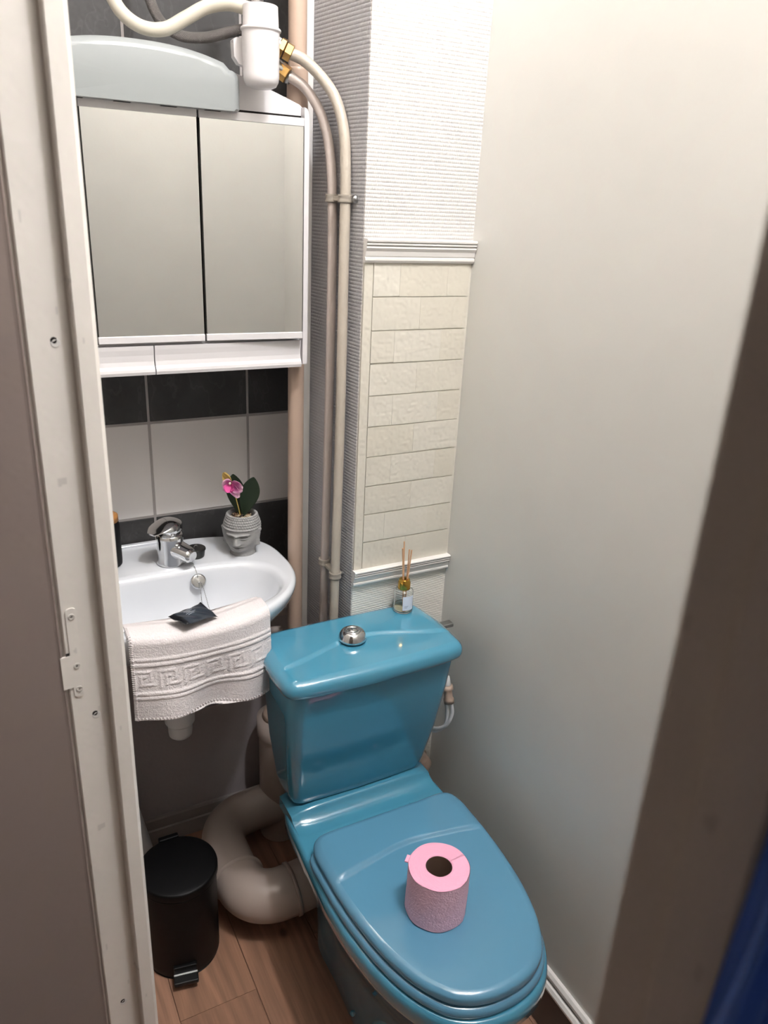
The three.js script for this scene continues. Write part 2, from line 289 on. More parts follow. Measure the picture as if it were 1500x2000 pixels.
rail('trim_1', 1.498, 0.041, 'upper white moulded rail across the chimney breast');
rail('trim_2', 0.848, 0.036, 'lower white moulded rail behind the reed diffuser');
// batten closing the corner between tiles and chimney breast
struct('trim_3', rbox(0.606, 0.6355, 0.02, CEIL - 0.002, -1.506, -1.493, 0.002, 1), M.trim, 'white vertical corner board behind the drain pipe', 'trim');
// baseboard of the right wall: dark face, white double bead on top
{
  const b = struct('baseboard_right', sweep([[XR, 0.001], [XR - 0.0085, 0.001], [XR - 0.0085, 0.128], [XR, 0.128]], -1.29, -0.11, (p, q, h) => [p, q, h]), std({ color: 0x6b625d, roughness: 0.5 }), 'grey skirting board with white double bead along the right wall', 'baseboard');
  for (const [y0, y1, d] of [[0.127, 0.141, 0.0085], [0.1455, 0.1615, 0]]) mesh('white_bead', sweep([[XR, y0], [XR - 0.009 - d, y0], [XR - 0.0115 - d, y0 + 0.003], [XR - 0.0115 - d, y1 - 0.006], [XR - 0.007 - d, y1], [XR, y1]], -1.29, -0.11, (p, q, h) => [p, q, h]), M.trim, b);
  mesh('bead_core', sweep([[XR, 0.128], [XR - 0.004, 0.128], [XR - 0.004, 0.161], [XR, 0.161]], -1.29, -0.11, (p, q, h) => [p, q, h]), M.hole, b);
}
// wall with the doorway
const DH = 2.03, UR = 0.6763;
const wallLeft = struct('wall_left', mergeGeometries([
  sweep([[-1.1, 0.003], [-0.03, 0.003], [-0.03, 0.055], [-1.1, 0.055]], 0, CEIL, wmap), sweep([[UR + 0.03, 0.003], [1.9, 0.003], [1.9, 0.055], [UR + 0.03, 0.055]], 0, CEIL, wmap), sweep([[-0.03, 0.003], [UR + 0.03, 0.003], [UR + 0.03, 0.055], [-0.03, 0.055]], DH + 0.02, CEIL, wmap)]), M.corridor, 'brown-beige corridor wall that holds the doorway', 'wall');
// hall the camera stands in: one wall runs off to the left from the latch jamb
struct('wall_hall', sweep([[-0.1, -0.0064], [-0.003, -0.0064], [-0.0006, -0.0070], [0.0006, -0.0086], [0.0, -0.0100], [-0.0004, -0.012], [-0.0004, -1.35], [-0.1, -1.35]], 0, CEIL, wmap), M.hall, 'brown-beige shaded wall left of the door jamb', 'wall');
struct('wall_corridor', sweep([[-0.1, -1.25], [1.9, -1.25], [1.9, -1.35], [-0.1, -1.35]], 0, CEIL, wmap), M.corridor, 'corridor wall behind the camera', 'wall');
struct('wall_corridor_end', sweep([[1.9, -1.35], [2.0, -1.35], [2.0, 0.055], [1.9, 0.055]], 0, CEIL, wmap), M.corridor, 'end wall of the corridor behind the camera', 'wall');

// door frame
const dfr = (() => { const g = new THREE.Group(); g.name = 'door_1'; g.userData = { kind: 'structure', label: 'cream painted rebated door frame around the doorway', category: 'door frame' }; scene.add(g); return g; })();
const leftProf = [[-0.05, 0.003], [-0.05, -0.0062], [-0.005, -0.0062], [-0.005, -0.0042], [-0.0012, -0.0036], [0, -0.0024], [0, 0.0360], [0.0012, 0.0372], [0.0118, 0.0372], [0.013, 0.0384], [0.013, 0.0542], [0.0118, 0.0556], [0.0090, 0.0590], [-0.04, 0.0590], [-0.04, 0.003]];
mesh('jamb', sweep(leftProf, 0, DH, wmap), M.frame, dfr).userData.label = 'latch-side jamb with strike plate rebate';
const rp = [[0.075, 0.003], [0.075, 0.001], [0.0395, 0.001], [0.0390, -0.0012], [0.0380, -0.0026], [0.0205, -0.0030], [0.0194, -0.0028], [0.0182, -0.0012], [0.0032, -0.0012], [0.0015, -0.0004], [0, 0.0020], [0, 0.0360], [-0.013, 0.0372], [-0.013, 0.0556], [0.0, 0.0590], [0.04, 0.0590], [0.04, 0.003]].map(([a, b]) => [UR + a, b]);
mesh('jamb', sweep(rp, 0, DH, wmap), M.frame, dfr).userData.label = 'near jamb with stepped edge, in shadow';
mesh('head', sweep([[-0.04, -0.010], [UR + 0.04, -0.002], [UR + 0.04, 0.059], [-0.04, 0.059]], DH, DH + 0.05, wmap), M.frame, dfr);
{
  // strike plate on the latch jamb (face at u = 0)
  const sp = new THREE.Group(); sp.name = 'strike_plate'; dfr.add(sp);
  const pts = []; const arc = (cv, cy, r, a0, a1) => { for (let i = 0; i <= 6; i++) { const a = lerp(a0, a1, i / 6) * Math.PI / 180; pts.push([cv + r * Math.cos(a), cy + r * Math.sin(a)]); } };
  const vL = 0.0012, vR = 0.0125, yB = 1.066, yT = 1.178, rr = 0.0045;
  arc(vR - rr, yB + rr, rr, 270, 360); arc(vR - rr, yT - rr, rr, 0, 90); arc(vL + rr, yT - rr, rr, 90, 180); pts.push([vL, 1.1205], [-0.0095, 1.1205], [-0.0095, 1.0795], [vL, 1.0795]); arc(vL + rr, yB + rr, rr, 180, 270);
  mesh('plate', sweep(pts, -0.001, 0.0011, (v, y, h) => wmap(h, v, y)), M.frame, sp);
  for (const y of [1.168, 1.106, 1.076]) {
    const q = new THREE.Quaternion().setFromUnitVectors(new THREE.Vector3(0, 1, 0), new THREE.Vector3(su, 0, cu)), at = wmap(0.0009, 0.0070, y);
    mesh('screw', lathe([[0, 0.0006], [0.0012, 0.0006], [0.0028, 0.0012], [0.0034, 0.0009], [0.0036, 0]], 14).applyQuaternion(q).translate(...at), M.frame, sp);
    mesh('screw_slot', new THREE.BoxGeometry(0.0022, 0.0006, 0.0010).rotateY(0.4).applyQuaternion(q).translate(...wmap(0.0016, 0.0070, y)), M.hole, sp);
  }
  mesh('latch_slot', sweep([[-0.003, 1.1205], [0.0008, 1.1205], [0.0008, 1.124], [-0.003, 1.124]], -0.0005, 0.0006, (v, y, h) => wmap(h, v, y)), M.hole, sp);
  for (const [v, y] of [[0.0208, 1.463], [0.0214, 1.036], [0.0163, 0.5604]]) {
    const q = new THREE.Quaternion().setFromUnitVectors(new THREE.Vector3(0, 1, 0), new THREE.Vector3(su, 0, cu));
    mesh('screw_hole', lathe([[0, 0.0003], [0.0026, 0.0004], [0.0032, 0.0002], [0.0034, 0]], 10).applyQuaternion(q).translate(...wmap(0, v, y)), M.hole, dfr);
    mesh('paint_chip', lathe([[0, 0.0003], [0.0036, 0.0005], [0.0046, 0.0003], [0.005, 0]], 9).applyQuaternion(q).translate(...wmap(-0.0001, v + 0.0012, y - 0.0026)), M.trim, dfr);
  }
}

// ---------------------------------------------------------------- ceiling lamp (above the frame)
{
  const l = thing('ceiling_lamp', 'bare round bulb hanging from a white ceiling rose', 'lamp'); l.position.set(LAMP[0], CEIL, LAMP[2]);
  mesh('ceiling_rose', lathe([[0, 0], [0.05, 0], [0.048, -0.015], [0.02, -0.03], [0.006, -0.032], [0, -0.032]], 28), M.plastic, l);
  mesh('flex', new THREE.CylinderGeometry(0.003, 0.003, 0.07, 8).translate(0, -0.06, 0), M.plastic, l);
  mesh('socket', lathe([[0, -0.09], [0.018, -0.092], [0.02, -0.13], [0.0, -0.131]], 20), M.plastic, l);
  const b = mesh('bulb', new THREE.SphereGeometry(0.045, 24, 16).translate(0, LAMP[1] - CEIL, 0), std({ color: 0xffffff, emissive: 0xfafaff, emissiveIntensity: 6 }), l);
  b.castShadow = false;
  const p = new THREE.PointLight(0xfafaff, LAMP_POWER, 0, 2); p.position.set(0, LAMP[1] - CEIL, 0); p.castShadow = true; p.shadow.radius = 2.2; l.add(p);
}

{
  const l = thing('corridor_lamp', 'dim globe lamp hanging in the corridor behind the camera', 'lamp'), [x, z] = W(1.6, -0.25), LY = 2.25 - CEIL; l.position.set(x, CEIL, z);
  mesh('ceiling_rose', lathe([[0, 0], [0.05, 0], [0.048, -0.02], [0.0, -0.021]], 28), M.plastic, l);
  mesh('flex', new THREE.CylinderGeometry(0.003, 0.003, -LY - 0.08, 8).translate(0, (LY + 0.04) / 2 - 0.01, 0), M.plastic, l);
  mesh('globe', new THREE.SphereGeometry(0.07, 24, 16).translate(0, LY, 0), std({ color: 0xffffff, emissive: 0xffeee0, emissiveIntensity: 0.8 }), l).castShadow = false;
  const p = new THREE.PointLight(0xfff6f2, 0.18, 0, 2); p.position.set(0, LY, 0); p.castShadow = true; p.shadow.radius = 3.5; l.add(p);
}

// ---------------------------------------------------------------- toilet
const TX = 0.628;
{
  const t = thing('toilet', 'blue ceramic close-coupled toilet with closed lid and matching cistern', 'toilet'); t.position.set(TX, 0, -1.068);
  const half = [[0.138, 0.0], [0.157, 0.008], [0.167, 0.032], [0.1685, 0.075], [0.1675, 0.13], [0.162, 0.2], [0.151, 0.268], [0.133, 0.328], [0.112, 0.369], [0.088, 0.398], [0.05, 0.418]];
  const full = [[0, -0.001], [0.07, -0.001], ...half, [0, 0.425], ...half.slice().reverse().map(([x, z]) => [-x, z]), [-0.07, -0.001]];
  const out = resample(full, 420);
  const ridge = X => 0.0895 + 0.016 * Math.pow(smooth(0, 0.13, Math.abs(X)), 1) + 0.01 * smooth(0.1, 0.17, Math.abs(X));
  const lidH = (X, Z) => { const r = Math.abs(X) / 0.17; const step = (1 - smooth(ridge(X) - 0.004, ridge(X) + 0.007, Z)) * (1 - smooth(0.8, 1, r)) * 0.006; const dish = 0.004 * (1 - r * r) * smooth(0.14, 0.3, Z); return 0.449 + step + dish; };
  const lv = [[0.02, 1, 0.4305], [0.004, 1, 0.4305], [0.0006, 1, 0.433], [0, 1, 0.437]];
  for (const [d, dy] of [[0.0006, -0.0085], [0.0022, -0.0056], [0.0048, -0.003], [0.0085, -0.0011], [0.013, 0]]) lv.push([d, 1, (X, Z) => lidH(X, Z) + dy]);
  for (let i = 1; i <= 110; i++) lv.push([0.013, 1 - i / 110.5, lidH]);
  mesh('lid', plate(out, lv, [0, 0.19]), M.seatBlue, t);
  const so = resample(full.map(([x, z]) => [x * 1.045, z < 0.01 ? z + 0.004 : (z - 0.2) * 1.025 + 0.2]), 120);
  mesh('seat', plate(so, [[0.03, 1, 0.4085], [0.005, 1, 0.4085], [0.001, 1, 0.411], [0, 1, 0.416], [0.001, 1, 0.4225], [0.005, 1, 0.4265], [0.01, 1, 0.428], [0.03, 1, 0.428]], [0, 0.19]), M.seatBlue, t);
  for (const s of [-1, 1]) mesh('hinge', lathe([[0, 0], [0.011, 0.001], [0.012, 0.018], [0.009, 0.022], [0, 0.023]], 18, [s * 0.075, 0.408, -0.008]), M.seatBlue, t);
  // bowl: rim outline with platform reaching back under the cistern
  const bh = [[0.150, -0.155], [0.163, -0.135], [0.170, -0.10], [0.174, -0.04], [0.178, 0.04], [0.181, 0.12], [0.177, 0.2], [0.165, 0.272], [0.146, 0.335], [0.122, 0.38], [0.094, 0.411], [0.053, 0.433]];
  const bo = resample([[0, -0.158], [0.08, -0.158], ...bh, [0, 0.441], ...bh.slice().reverse().map(([x, z]) => [-x, z]), [-0.08, -0.158]], 140);
  const foot = resample([[0, -0.14], [0.06, -0.14], [0.088, -0.12], [0.095, 0.0], [0.1, 0.12], [0.095, 0.2], [0.07, 0.262], [0, 0.285], [-0.07, 0.262], [-0.095, 0.2], [-0.1, 0.12], [-0.095, 0], [-0.088, -0.12], [-0.06, -0.14]], 140);
  const R3 = (o, d, y) => offsetOutline(o, d).map(([x, z]) => [x, y, z]);
  const mix = (k, y, d = 0) => { const a = offsetOutline(bo, d), b = foot; return a.map((p, i) => [lerp(p[0], b[i][0], k), y, lerp(p[1], b[i][1], k)]); };
  mesh('bowl', loft([R3(foot, 0.004, 0.0005), R3(foot, 0, 0.006), R3(foot, 0, 0.05), mix(0.96, 0.12), mix(0.86, 0.19), mix(0.66, 0.25), mix(0.4, 0.3), mix(0.2, 0.335), mix(0.07, 0.36), mix(0.0, 0.374), R3(bo, 0, 0.392), R3(bo, 0.001, 0.4), R3(bo, 0.004, 0.406), R3(bo, 0.009, 0.4085), R3(bo, 0.03, 0.4085)]), M.ceramicBlue, t);
  // coved plinth the cistern stands on
  const prof = [[-0.155, 0.395], [-0.155, 0.437], [-0.093, 0.437], [-0.088, 0.4355], [-0.085, 0.432], [-0.083, 0.4265], [-0.077, 0.4195], [-0.068, 0.414], [-0.058, 0.4105], [-0.045, 0.4088], [-0.03, 0.408], [-0.03, 0.395]];
  const rings = []; for (let i = 0; i <= 30; i++) { const a = i / 30 * 2 - 1, X = a * 0.164, e = Math.pow(Math.abs(a), 8); rings.push(prof.map(([z, y]) => [X, y > 0.4075 ? lerp(y, 0.4075, e * 0.55) : y, z - e * 0.006])); }
  mesh('cistern_plinth', loft(rings), M.ceramicBlue, t);
  mesh('floor_bolt_cap', lathe([[0, 0.006], [0.004, 0.0055], [0.006, 0.003], [0.006, 0]], 14).rotateZ(Math.PI / 2 + 0.1).translate(-0.0985, 0.03, 0.09), M.ceramicBlue, t);
}
{
  const t = thing('toilet_cistern', 'blue ceramic cistern with chrome push button on top', 'cistern'); t.position.set(TX, 0, -1.2);
  t.userData.label = 'blue ceramic cistern of the toilet carrying the reed diffuser';
  // local z 0 = -1.2
  const body = (hw, zf, zb, y, r) => { const p = []; const c = [[hw - r, zf - r, 0], [-(hw - r), zf - r, 90], [-(hw - r), zb + r * 0.6, 180], [hw - r, zb + r * 0.6, 270]]; for (const [cx, cz, a0] of c) for (let i = 0; i <= 8; i++) { const a = (a0 + i / 8 * 90) * Math.PI / 180, rr = a0 < 180 ? r : r * 0.6; p.push([cx + rr * Math.cos(a) * (r / rr > 1 ? 1 : 1), y, cz + rr * Math.sin(a)]); } const fr = []; for (let i = 0; i < p.length; i++) { const [x, yy, z] = p[i]; fr.push([x, yy, z + (z > 0 ? 0.012 * (1 - (x / hw) ** 2) : 0)]); } return fr; };
  const dense = r => { const o = []; for (let i = 0; i < r.length; i++) { const a = r[i], b = r[(i + 1) % r.length], l = Math.hypot(b[0] - a[0], b[2] - a[2]), n = l > 0.05 ? 14 : 1; for (let k = 0; k < n; k++) o.push([lerp(a[0], b[0], k / n), a[1], lerp(a[2], b[2], k / n)]); } return o; };
  const bow = (r, hw, amt) => r.map(([x, y, z]) => [x, y, z + (z > 0 ? amt * (1 - (x / hw) ** 2) : 0)]);
  const mk = (hw, zf, zb, y, r) => { const p = []; for (const [sx, sz, a0] of [[1, 1, 0], [-1, 1, 90], [-1, -1, 180], [1, -1, 270]]) for (let i = 0; i <= 8; i++) { const a = (a0 + i / 8 * 90) * Math.PI / 180; p.push([sx * (hw - r) + r * Math.cos(a), y, (sz > 0 ? zf - r : zb + r) + r * Math.sin(a)]); } return bow(dense(p), hw, 0.006); };
  mesh('tank', loft([mk(0.150, 0.024, -0.07, 0.4375, 0.02), mk(0.156, 0.030, -0.074, 0.441, 0.024), mk(0.160, 0.034, -0.08, 0.46, 0.026), mk(0.172, 0.056, -0.09, 0.56, 0.028), mk(0.179, 0.074, -0.095, 0.66, 0.03), mk(0.183, 0.084, -0.097, 0.745, 0.03), mk(0.17, 0.07, -0.09, 0.748, 0.03)]), M.ceramicBlue, t);
  const lh = [[0.163, -0.102], [0.18, -0.092], [0.195, -0.035], [0.1975, 0.0], [0.1965, 0.05], [0.1935, 0.078], [0.184, 0.092], [0.165, 0.0985]];
  const lo = resample([[0, -0.104], [0.08, -0.104], [0.14, -0.104], ...lh, [0.08, 0.105], [0, 0.107], [-0.08, 0.105], ...lh.slice().reverse().map(([x, z]) => [-x, z]), [-0.14, -0.104], [-0.08, -0.104]], 460);
  const ridge = X => -0.012 + 0.046 * smooth(0, 0.19, Math.abs(X));
  const top = (X, Z) => 0.778 + 0.005 * (1 - smooth(ridge(X) - 0.004, ridge(X) + 0.007, Z)) * (1 - smooth(0.16, 0.195, Math.abs(X))) + 0.003 * (1 - (X / 0.2) ** 2);
  const lv = [[0.02, 1, 0.7455], [0.006, 1, 0.7455], [0.002, 1, 0.748], [0.0, 1, 0.754], [0.0, 1, 0.760]];
  for (const [d, dy] of [[0.0012, -0.0125], [0.004, -0.0078], [0.0085, -0.0038], [0.014, -0.0012], [0.02, 0]]) lv.push([d, 1, (X, Z) => top(X, Z) + dy]);
  for (let i = 1; i <= 90; i++) lv.push([0.02, 1 - i / 90.5, top]);
  mesh('tank_lid', plate(lo, lv, [0, 0]), M.ceramicBlue, t);
  const bt = new THREE.Group(); bt.name = 'push_button'; bt.position.set(-0.017, 0.785, -0.005); bt.scale.set(1.04, 0.86, 1.04); t.add(bt);
  mesh('bezel', lathe([[0, 0], [0.0265, 0], [0.0275, 0.002], [0.0272, 0.006], [0.0250, 0.014], [0.0215, 0.020], [0.018, 0.0225], [0.0165, 0.022], [0, 0.022]], 48), M.chrome, bt);
  mesh('button_ring', lathe([[0.0158, 0.02], [0.0155, 0.0232], [0.014, 0.0245], [0.0105, 0.0245], [0.0098, 0.0225]], 48), M.chrome, bt);
  mesh('button', lathe([[0, 0.026], [0.004, 0.0256], [0.0082, 0.024], [0.0092, 0.022], [0.0092, 0.019]], 40), M.chrome, bt);
}
// water connection right of the cistern
{
  const v = thing('stop_valve', 'grey metal stop valve behind the right end of the cistern', 'valve');
  mesh('valve_body', along(new THREE.CylinderGeometry(0.008, 0.008, 0.05, 14).translate(0, 0.025, 0), [0.845, 0.735, -1.285], [0.845, 0.735, -1.235]), M.steel, v);
  mesh('handle', rbox(0.832, 0.872, 0.738, 0.748, -1.247, -1.228, 0.003), M.steel, v);
  mesh('wall_pipe', along(new THREE.CylinderGeometry(0.0065, 0.0065, 0.044, 12).translate(0, 0.022, 0), [0.845, 0.72, -1.305], [0.845, 0.72, -1.25]), M.steel, v);
  const h = thing('supply_hose', 'white and tan flexible supply hoses hanging beside the cistern', 'hose');
  mesh('fitting', along(lathe([[0, 0], [0.012, 0], [0.0125, 0.01], [0.010, 0.012], [0.010, 0.03], [0.013, 0.032], [0.013, 0.042], [0, 0.042]], 8), [0.855, 0.565, -1.195], [0.852, 0.62, -1.21]), M.pipeBeige, h);
  mesh('collar', along(lathe([[0, 0], [0.009, 0], [0.0095, 0.02], [0, 0.02]], 12), [0.853, 0.605, -1.206], [0.85, 0.64, -1.22]), M.pvcWhite, h);
  for (const [dx, dz] of [[0.004, 0.004], [-0.004, -0.004]]) mesh('hose', tube([[0.854 + dx, 0.568, -1.196 + dz], [0.857 + dx, 0.54, -1.192 + dz], [0.853, 0.50 + dx, -1.2 + dz], [0.842, 0.475 + dx, -1.225], [0.838, 0.47, -1.26], [0.838, 0.47, -1.3]], 0.004, 30, 10), M.pvcWhite, h);
  const k = thing('capped_pipe', 'small beige capped pipe end low behind the cistern', 'pipe cap');
  mesh('cap', along(lathe([[0, 0.05], [0.012, 0.049], [0.019, 0.044], [0.021, 0.03], [0.021, 0.0]], 24), [0.848, 0.342, -1.305], [0.848, 0.342, -1.2]), M.pipeBeige, k);
  mesh('collar', along(lathe([[0, 0], [0.025, 0], [0.025, 0.012], [0.021, 0.014], [0.0, 0.014]], 24), [0.848, 0.342, -1.306], [0.848, 0.342, -1.2]), M.pipeBeige, k);
}
// toilet roll
{
  const t = thing('toilet_roll', 'pink toilet paper roll standing on the closed blue lid', 'toilet roll'); t.position.set(0.601, 0.4535, -0.825);
  const R = 0.0535, r = 0.0222, H = 0.094, n = 72, rings = [];
  const wob = (a, y) => 0.0005 * Math.sin(7 * a + 60 * y) + 0.0009 * (fbm(a / 6.2832 * 12, y * 90, 12, 30, 3, 6) - 0.5) + (a > 1.0 && a < 1.08 ? 0.0006 : 0);
  for (let j = 0; j <= 24; j++) { const y = 0.0012 + (H - 0.0024) * j / 24; rings.push(Array.from({ length: n }, (_, i) => { const a = i / n * 2 * Math.PI, q = R + wob(a, y); return [q * Math.cos(a), y, q * Math.sin(a)]; })); }
  mesh('paper', loft(rings, true, false), M.paperPink, t);
  const ring = (q, y) => Array.from({ length: n }, (_, i) => { const a = i / n * 2 * Math.PI, Q = q === R ? R - 0.0006 + wob(a, y) : q; return [Q * Math.cos(a), y + 0.0004 * Math.sin(a * 5 + Q * 300), Q * Math.sin(a)]; });
  mesh('paper_end', loft([ring(R, H - 0.0012), ring(R - 0.001, H), ring(0.045, H + 0.0004), ring(0.036, H + 0.0002), ring(0.028, H + 0.0003), ring(r + 0.0008, H), ring(r + 0.0006, H - 0.004)], false, false), M.paperPinkTop, t);
  mesh('core', new THREE.LatheGeometry([[r, 0.001], [r + 0.0007, 0.001], [r + 0.0007, H - 0.0015], [r, H - 0.0015], [r, 0.001]].map(p => new THREE.Vector2(...p)), 40), M.card, t);
  mesh('torn_edge', rbox(-0.012, 0.004, H - 0.002, H + 0.0005, -0.0585, -0.052, 0.0006, 1).rotateY(0.75), M.paperPinkTop, t);
}
// reed diffuser
{
  const t = thing('reed_diffuser', 'small glass reed diffuser with gold cap on the blue cistern lid', 'diffuser'); t.position.set(0.762, 0.7845, -1.268);
  mesh('bottle', lathe([[0, 0], [0.0185, 0], [0.0205, 0.002], [0.021, 0.005], [0.021, 0.046], [0.0195, 0.051], [0.014, 0.0535], [0.011, 0.054], [0.0095, 0.054], [0.0095, 0.0525], [0.0135, 0.0515], [0.018, 0.049], [0.0192, 0.045], [0.0192, 0.006], [0.018, 0.004], [0, 0.004]], 48), M.glass, t);
  mesh('liquid', lathe([[0, 0.0042], [0.0178, 0.0043], [0.019, 0.0062], [0.019, 0.016], [0, 0.016]], 40), M.oil, t);
  mesh('cap', lathe([[0.006, 0.052], [0.0125, 0.052], [0.0135, 0.0535], [0.0135, 0.068], [0.0125, 0.0695], [0.0115, 0.0745], [0.0105, 0.0755], [0.0055, 0.0755]], 40), M.gold, t);
  const g = new THREE.CylinderGeometry(0.0213, 0.0213, 0.033, 20, 1, true, -0.62, 1.24).translate(0, 0.026, 0).rotateY(0.05);
  const c = document.createElement('canvas'); c.width = 128; c.height = 160; const x = c.getContext('2d'); x.fillStyle = '#dfe4f1'; x.fillRect(0, 0, 128, 160); x.fillStyle = '#8d94a8'; for (let i = 0; i < 3; i++) x.fillRect(20, 108 + i * 10, 44 - i * 8, 4); x.fillRect(108, 22, 3, 90);
  const ct = new THREE.CanvasTexture(c); ct.colorSpace = THREE.SRGBColorSpace;
  mesh('paper_label', g, std({ map: ct, roughness: 0.6, side: THREE.DoubleSide }), t);
  for (const [a, b] of [[[0.003, 0.006, -0.002], [-0.0115, 0.150, 0.004]], [[-0.002, 0.006, 0.004], [-0.001, 0.158, -0.009]], [[0.001, 0.006, 0.003], [0.0105, 0.142, 0.004]], [[0.004, 0.006, 0.0], [0.0085, 0.141, -0.002]]]) mesh('reed', tube([a, b], 0.0016, 1, 8, true), M.reed, t);
}

// ---------------------------------------------------------------- basin
const BX = 0.312, BY = 0.862;
{
  const t = thing('wash_basin', 'small white ceramic wall basin under the mirrored cabinet', 'basin'); t.position.set(BX, 0, -1.645);
  const N = 120, se = (v, p) => Math.sign(v) * Math.pow(Math.abs(v), p);
  const ol = (a, bf, bb, zc, pf, pb) => Array.from({ length: N }, (_, i) => { const th = i / N * 2 * Math.PI, s = Math.sin(th), c = Math.cos(th), p = s > 0 ? pf : pb; return [a * se(c, 2 / p), zc + (s > 0 ? bf : bb) * se(s, 2 / p)]; });
  const outer = ol(0.257, 0.222, 0.193, 0.195, 2.2, 3.0);
  const inner = ol(0.212, 0.116, 0.103, 0.262, 2.25, 3.0);
  const L = (o, d, y) => offsetOutline(o, d).map(([x, z]) => [x, y, z]);
  const S = (o, s, y, c) => o.map(([x, z]) => [x * s, y, c + (z - c) * s]);
  const under = [S(outer, 0.26, 0.690, 0.16), S(outer, 0.42, 0.697, 0.15), S(outer, 0.62, 0.722, 0.12), S(outer, 0.8, 0.762, 0.09), S(outer, 0.92, 0.80, 0.06), S(outer, 0.98, 0.829, 0.03), L(outer, 0.001, 0.845), L(outer, 0, BY - 0.010), L(outer, 0.0012, BY - 0.0045), L(outer, 0.0045, BY - 0.0012), L(outer, 0.009, BY)];
  const io = d => offsetOutline(inner, -d);
  const top = [L(io(0.014), 0, BY - 0.0005), L(io(0.006), 0, BY - 0.0015), L(io(0.0), 0, BY - 0.005), L(inner, 0.006, BY - 0.014), S(inner, 0.93, BY - 0.04, 0.255), S(inner, 0.84, BY - 0.075, 0.25), S(inner, 0.66, BY - 0.103, 0.245), S(inner, 0.4, BY - 0.117, 0.24), S(inner, 0.12, BY - 0.122, 0.24)];
  mesh('bowl', loft([...under, ...top]), M.ceramicWhite, t);
  mesh('back_lip', rbox(-0.23, 0.02, BY - 0.004, BY + 0.006, 0.001, 0.014, 0.003), M.ceramicWhite, t);
  mesh('drain', lathe([[0, 0.001], [0.012, 0.001], [0.02, 0.003], [0.023, 0.002], [0.0235, -0.004]], 30, [0, BY - 0.122, 0.24]), M.chrome, t);
  // overflow rosette on the back slope of the bowl
  const o = new THREE.Group(); o.name = 'overflow_cover'; o.position.set(0.063, 0.834, 0.174); o.rotation.x = 1.12; t.add(o);
  mesh('rosette', lathe([[0, 0.004], [0.004, 0.0042], [0.006, 0.003], [0.012, 0.0035], [0.0155, 0.0025], [0.0165, 0.0]], 32), M.chrome, o);
  mesh('chain_eye', new THREE.TorusGeometry(0.003, 0.001, 8, 16).translate(0, 0.006, 0.002), M.chrome, o);
}
// plug chain with ball links
{
  const t = thing('plug_chain', 'thin ball chain looping from the tap past the overflow', 'chain');
  const bead = (name, pts, n) => { const c = curve(pts), gs = []; for (let i = 0; i < n; i++) { const p = c.getPointAt(i / (n - 1)); gs.push(new THREE.SphereGeometry(0.0011, 6, 5).translate(p.x, p.y, p.z)); } mesh(name, mergeGeometries([...gs, tube(pts, 0.0005, 24, 5)]), M.steel, t); };
  bead('upper_strand', [[0.366, 0.884, -1.505], [0.369, 0.872, -1.497], [0.372, 0.862, -1.488], [0.374, 0.846, -1.469]], 18);
  bead('lower_strand', [[0.3755, 0.836, -1.463], [0.374, 0.815, -1.452], [0.373, 0.795, -1.442], [0.372, 0.775, -1.41]], 24);
  bead('lower_strand', [[0.380, 0.832, -1.463], [0.384, 0.805, -1.450], [0.386, 0.785, -1.436], [0.388, 0.77, -1.405]], 24);
}
// mixer tap
{
  const t = thing('mixer_tap', 'chrome single-lever mixer tap on the white basin', 'tap'); t.position.set(0.333, BY, -1.528); t.scale.set(1.2, 1.06, 1.2);
  mesh('body', lathe([[0, 0], [0.0245, 0], [0.0255, 0.002], [0.0245, 0.006], [0.0232, 0.02], [0.0228, 0.05], [0.0235, 0.056], [0.0225, 0.062], [0.019, 0.066], [0, 0.067]], 40), M.chrome, t);
  // spout towards the bowl, slightly right
  const sd = [0.58, 0.81]; const sp = []; for (let i = 0; i <= 14; i++) { const f = i / 14, l = 0.006 + f * 0.044, w = lerp(0.0185, 0.0145, f), h = lerp(0.019, 0.013, f), y = lerp(0.034, 0.030, f) - 0.004 * f * f; const cap = f > 0.9 ? Math.sqrt(Math.max(0.02, 1 - ((f - 0.9) / 0.1) ** 2)) * 0.35 + 0.65 : 1; sp.push(Array.from({ length: 22 }, (_, k) => { const a = k / 22 * 2 * Math.PI, ca = Math.sign(Math.cos(a)) * Math.pow(Math.abs(Math.cos(a)), 0.8), sa = Math.sin(a); return [sd[0] * l - sd[1] * w * ca * cap, y + h * sa * cap, sd[1] * l + sd[0] * w * ca * cap]; })); }
  mesh('spout', loft(sp), M.chrome, t);
  mesh('aerator', along(lathe([[0, 0], [0.0095, 0], [0.0100, 0.002], [0.0100, 0.010], [0, 0.010]], 24), [sd[0] * 0.038, 0.024, sd[1] * 0.038], [sd[0] * 0.042, 0.0, sd[1] * 0.042]), M.steel, t);
  // lever: domed cap with a beak pointing left
  const ld = [-0.86, 0.5]; const lv = []; for (let i = 0; i <= 20; i++) { const f = i / 20, l = -0.024 + f * 0.066, w = 0.0245 * Math.pow(Math.sin(Math.PI * clamp(lerp(0.06, 0.93, f))), 0.62), top = 0.0985 - 0.012 * Math.pow(Math.abs(f - 0.42) / 0.58, 2) - 0.012 * f * f, bot = lerp(0.062, 0.079, smooth(0.5, 0.85, f)) - 0.002; const h = Math.max(0.0015, (top - bot) / 2 * Math.pow(Math.sin(Math.PI * clamp(lerp(0.1, 0.94, f))), 0.5)), y = (top + bot) / 2; lv.push(Array.from({ length: 26 }, (_, k) => { const a = k / 26 * 2 * Math.PI, ca = Math.cos(a), sa = Math.sign(Math.sin(a)) * Math.pow(Math.abs(Math.sin(a)), 0.85); return [ld[0] * l - ld[1] * w * ca, y + h * sa, ld[1] * l + ld[0] * w * ca]; })); }
  mesh('lever', loft(lv), M.chrome, t);
}
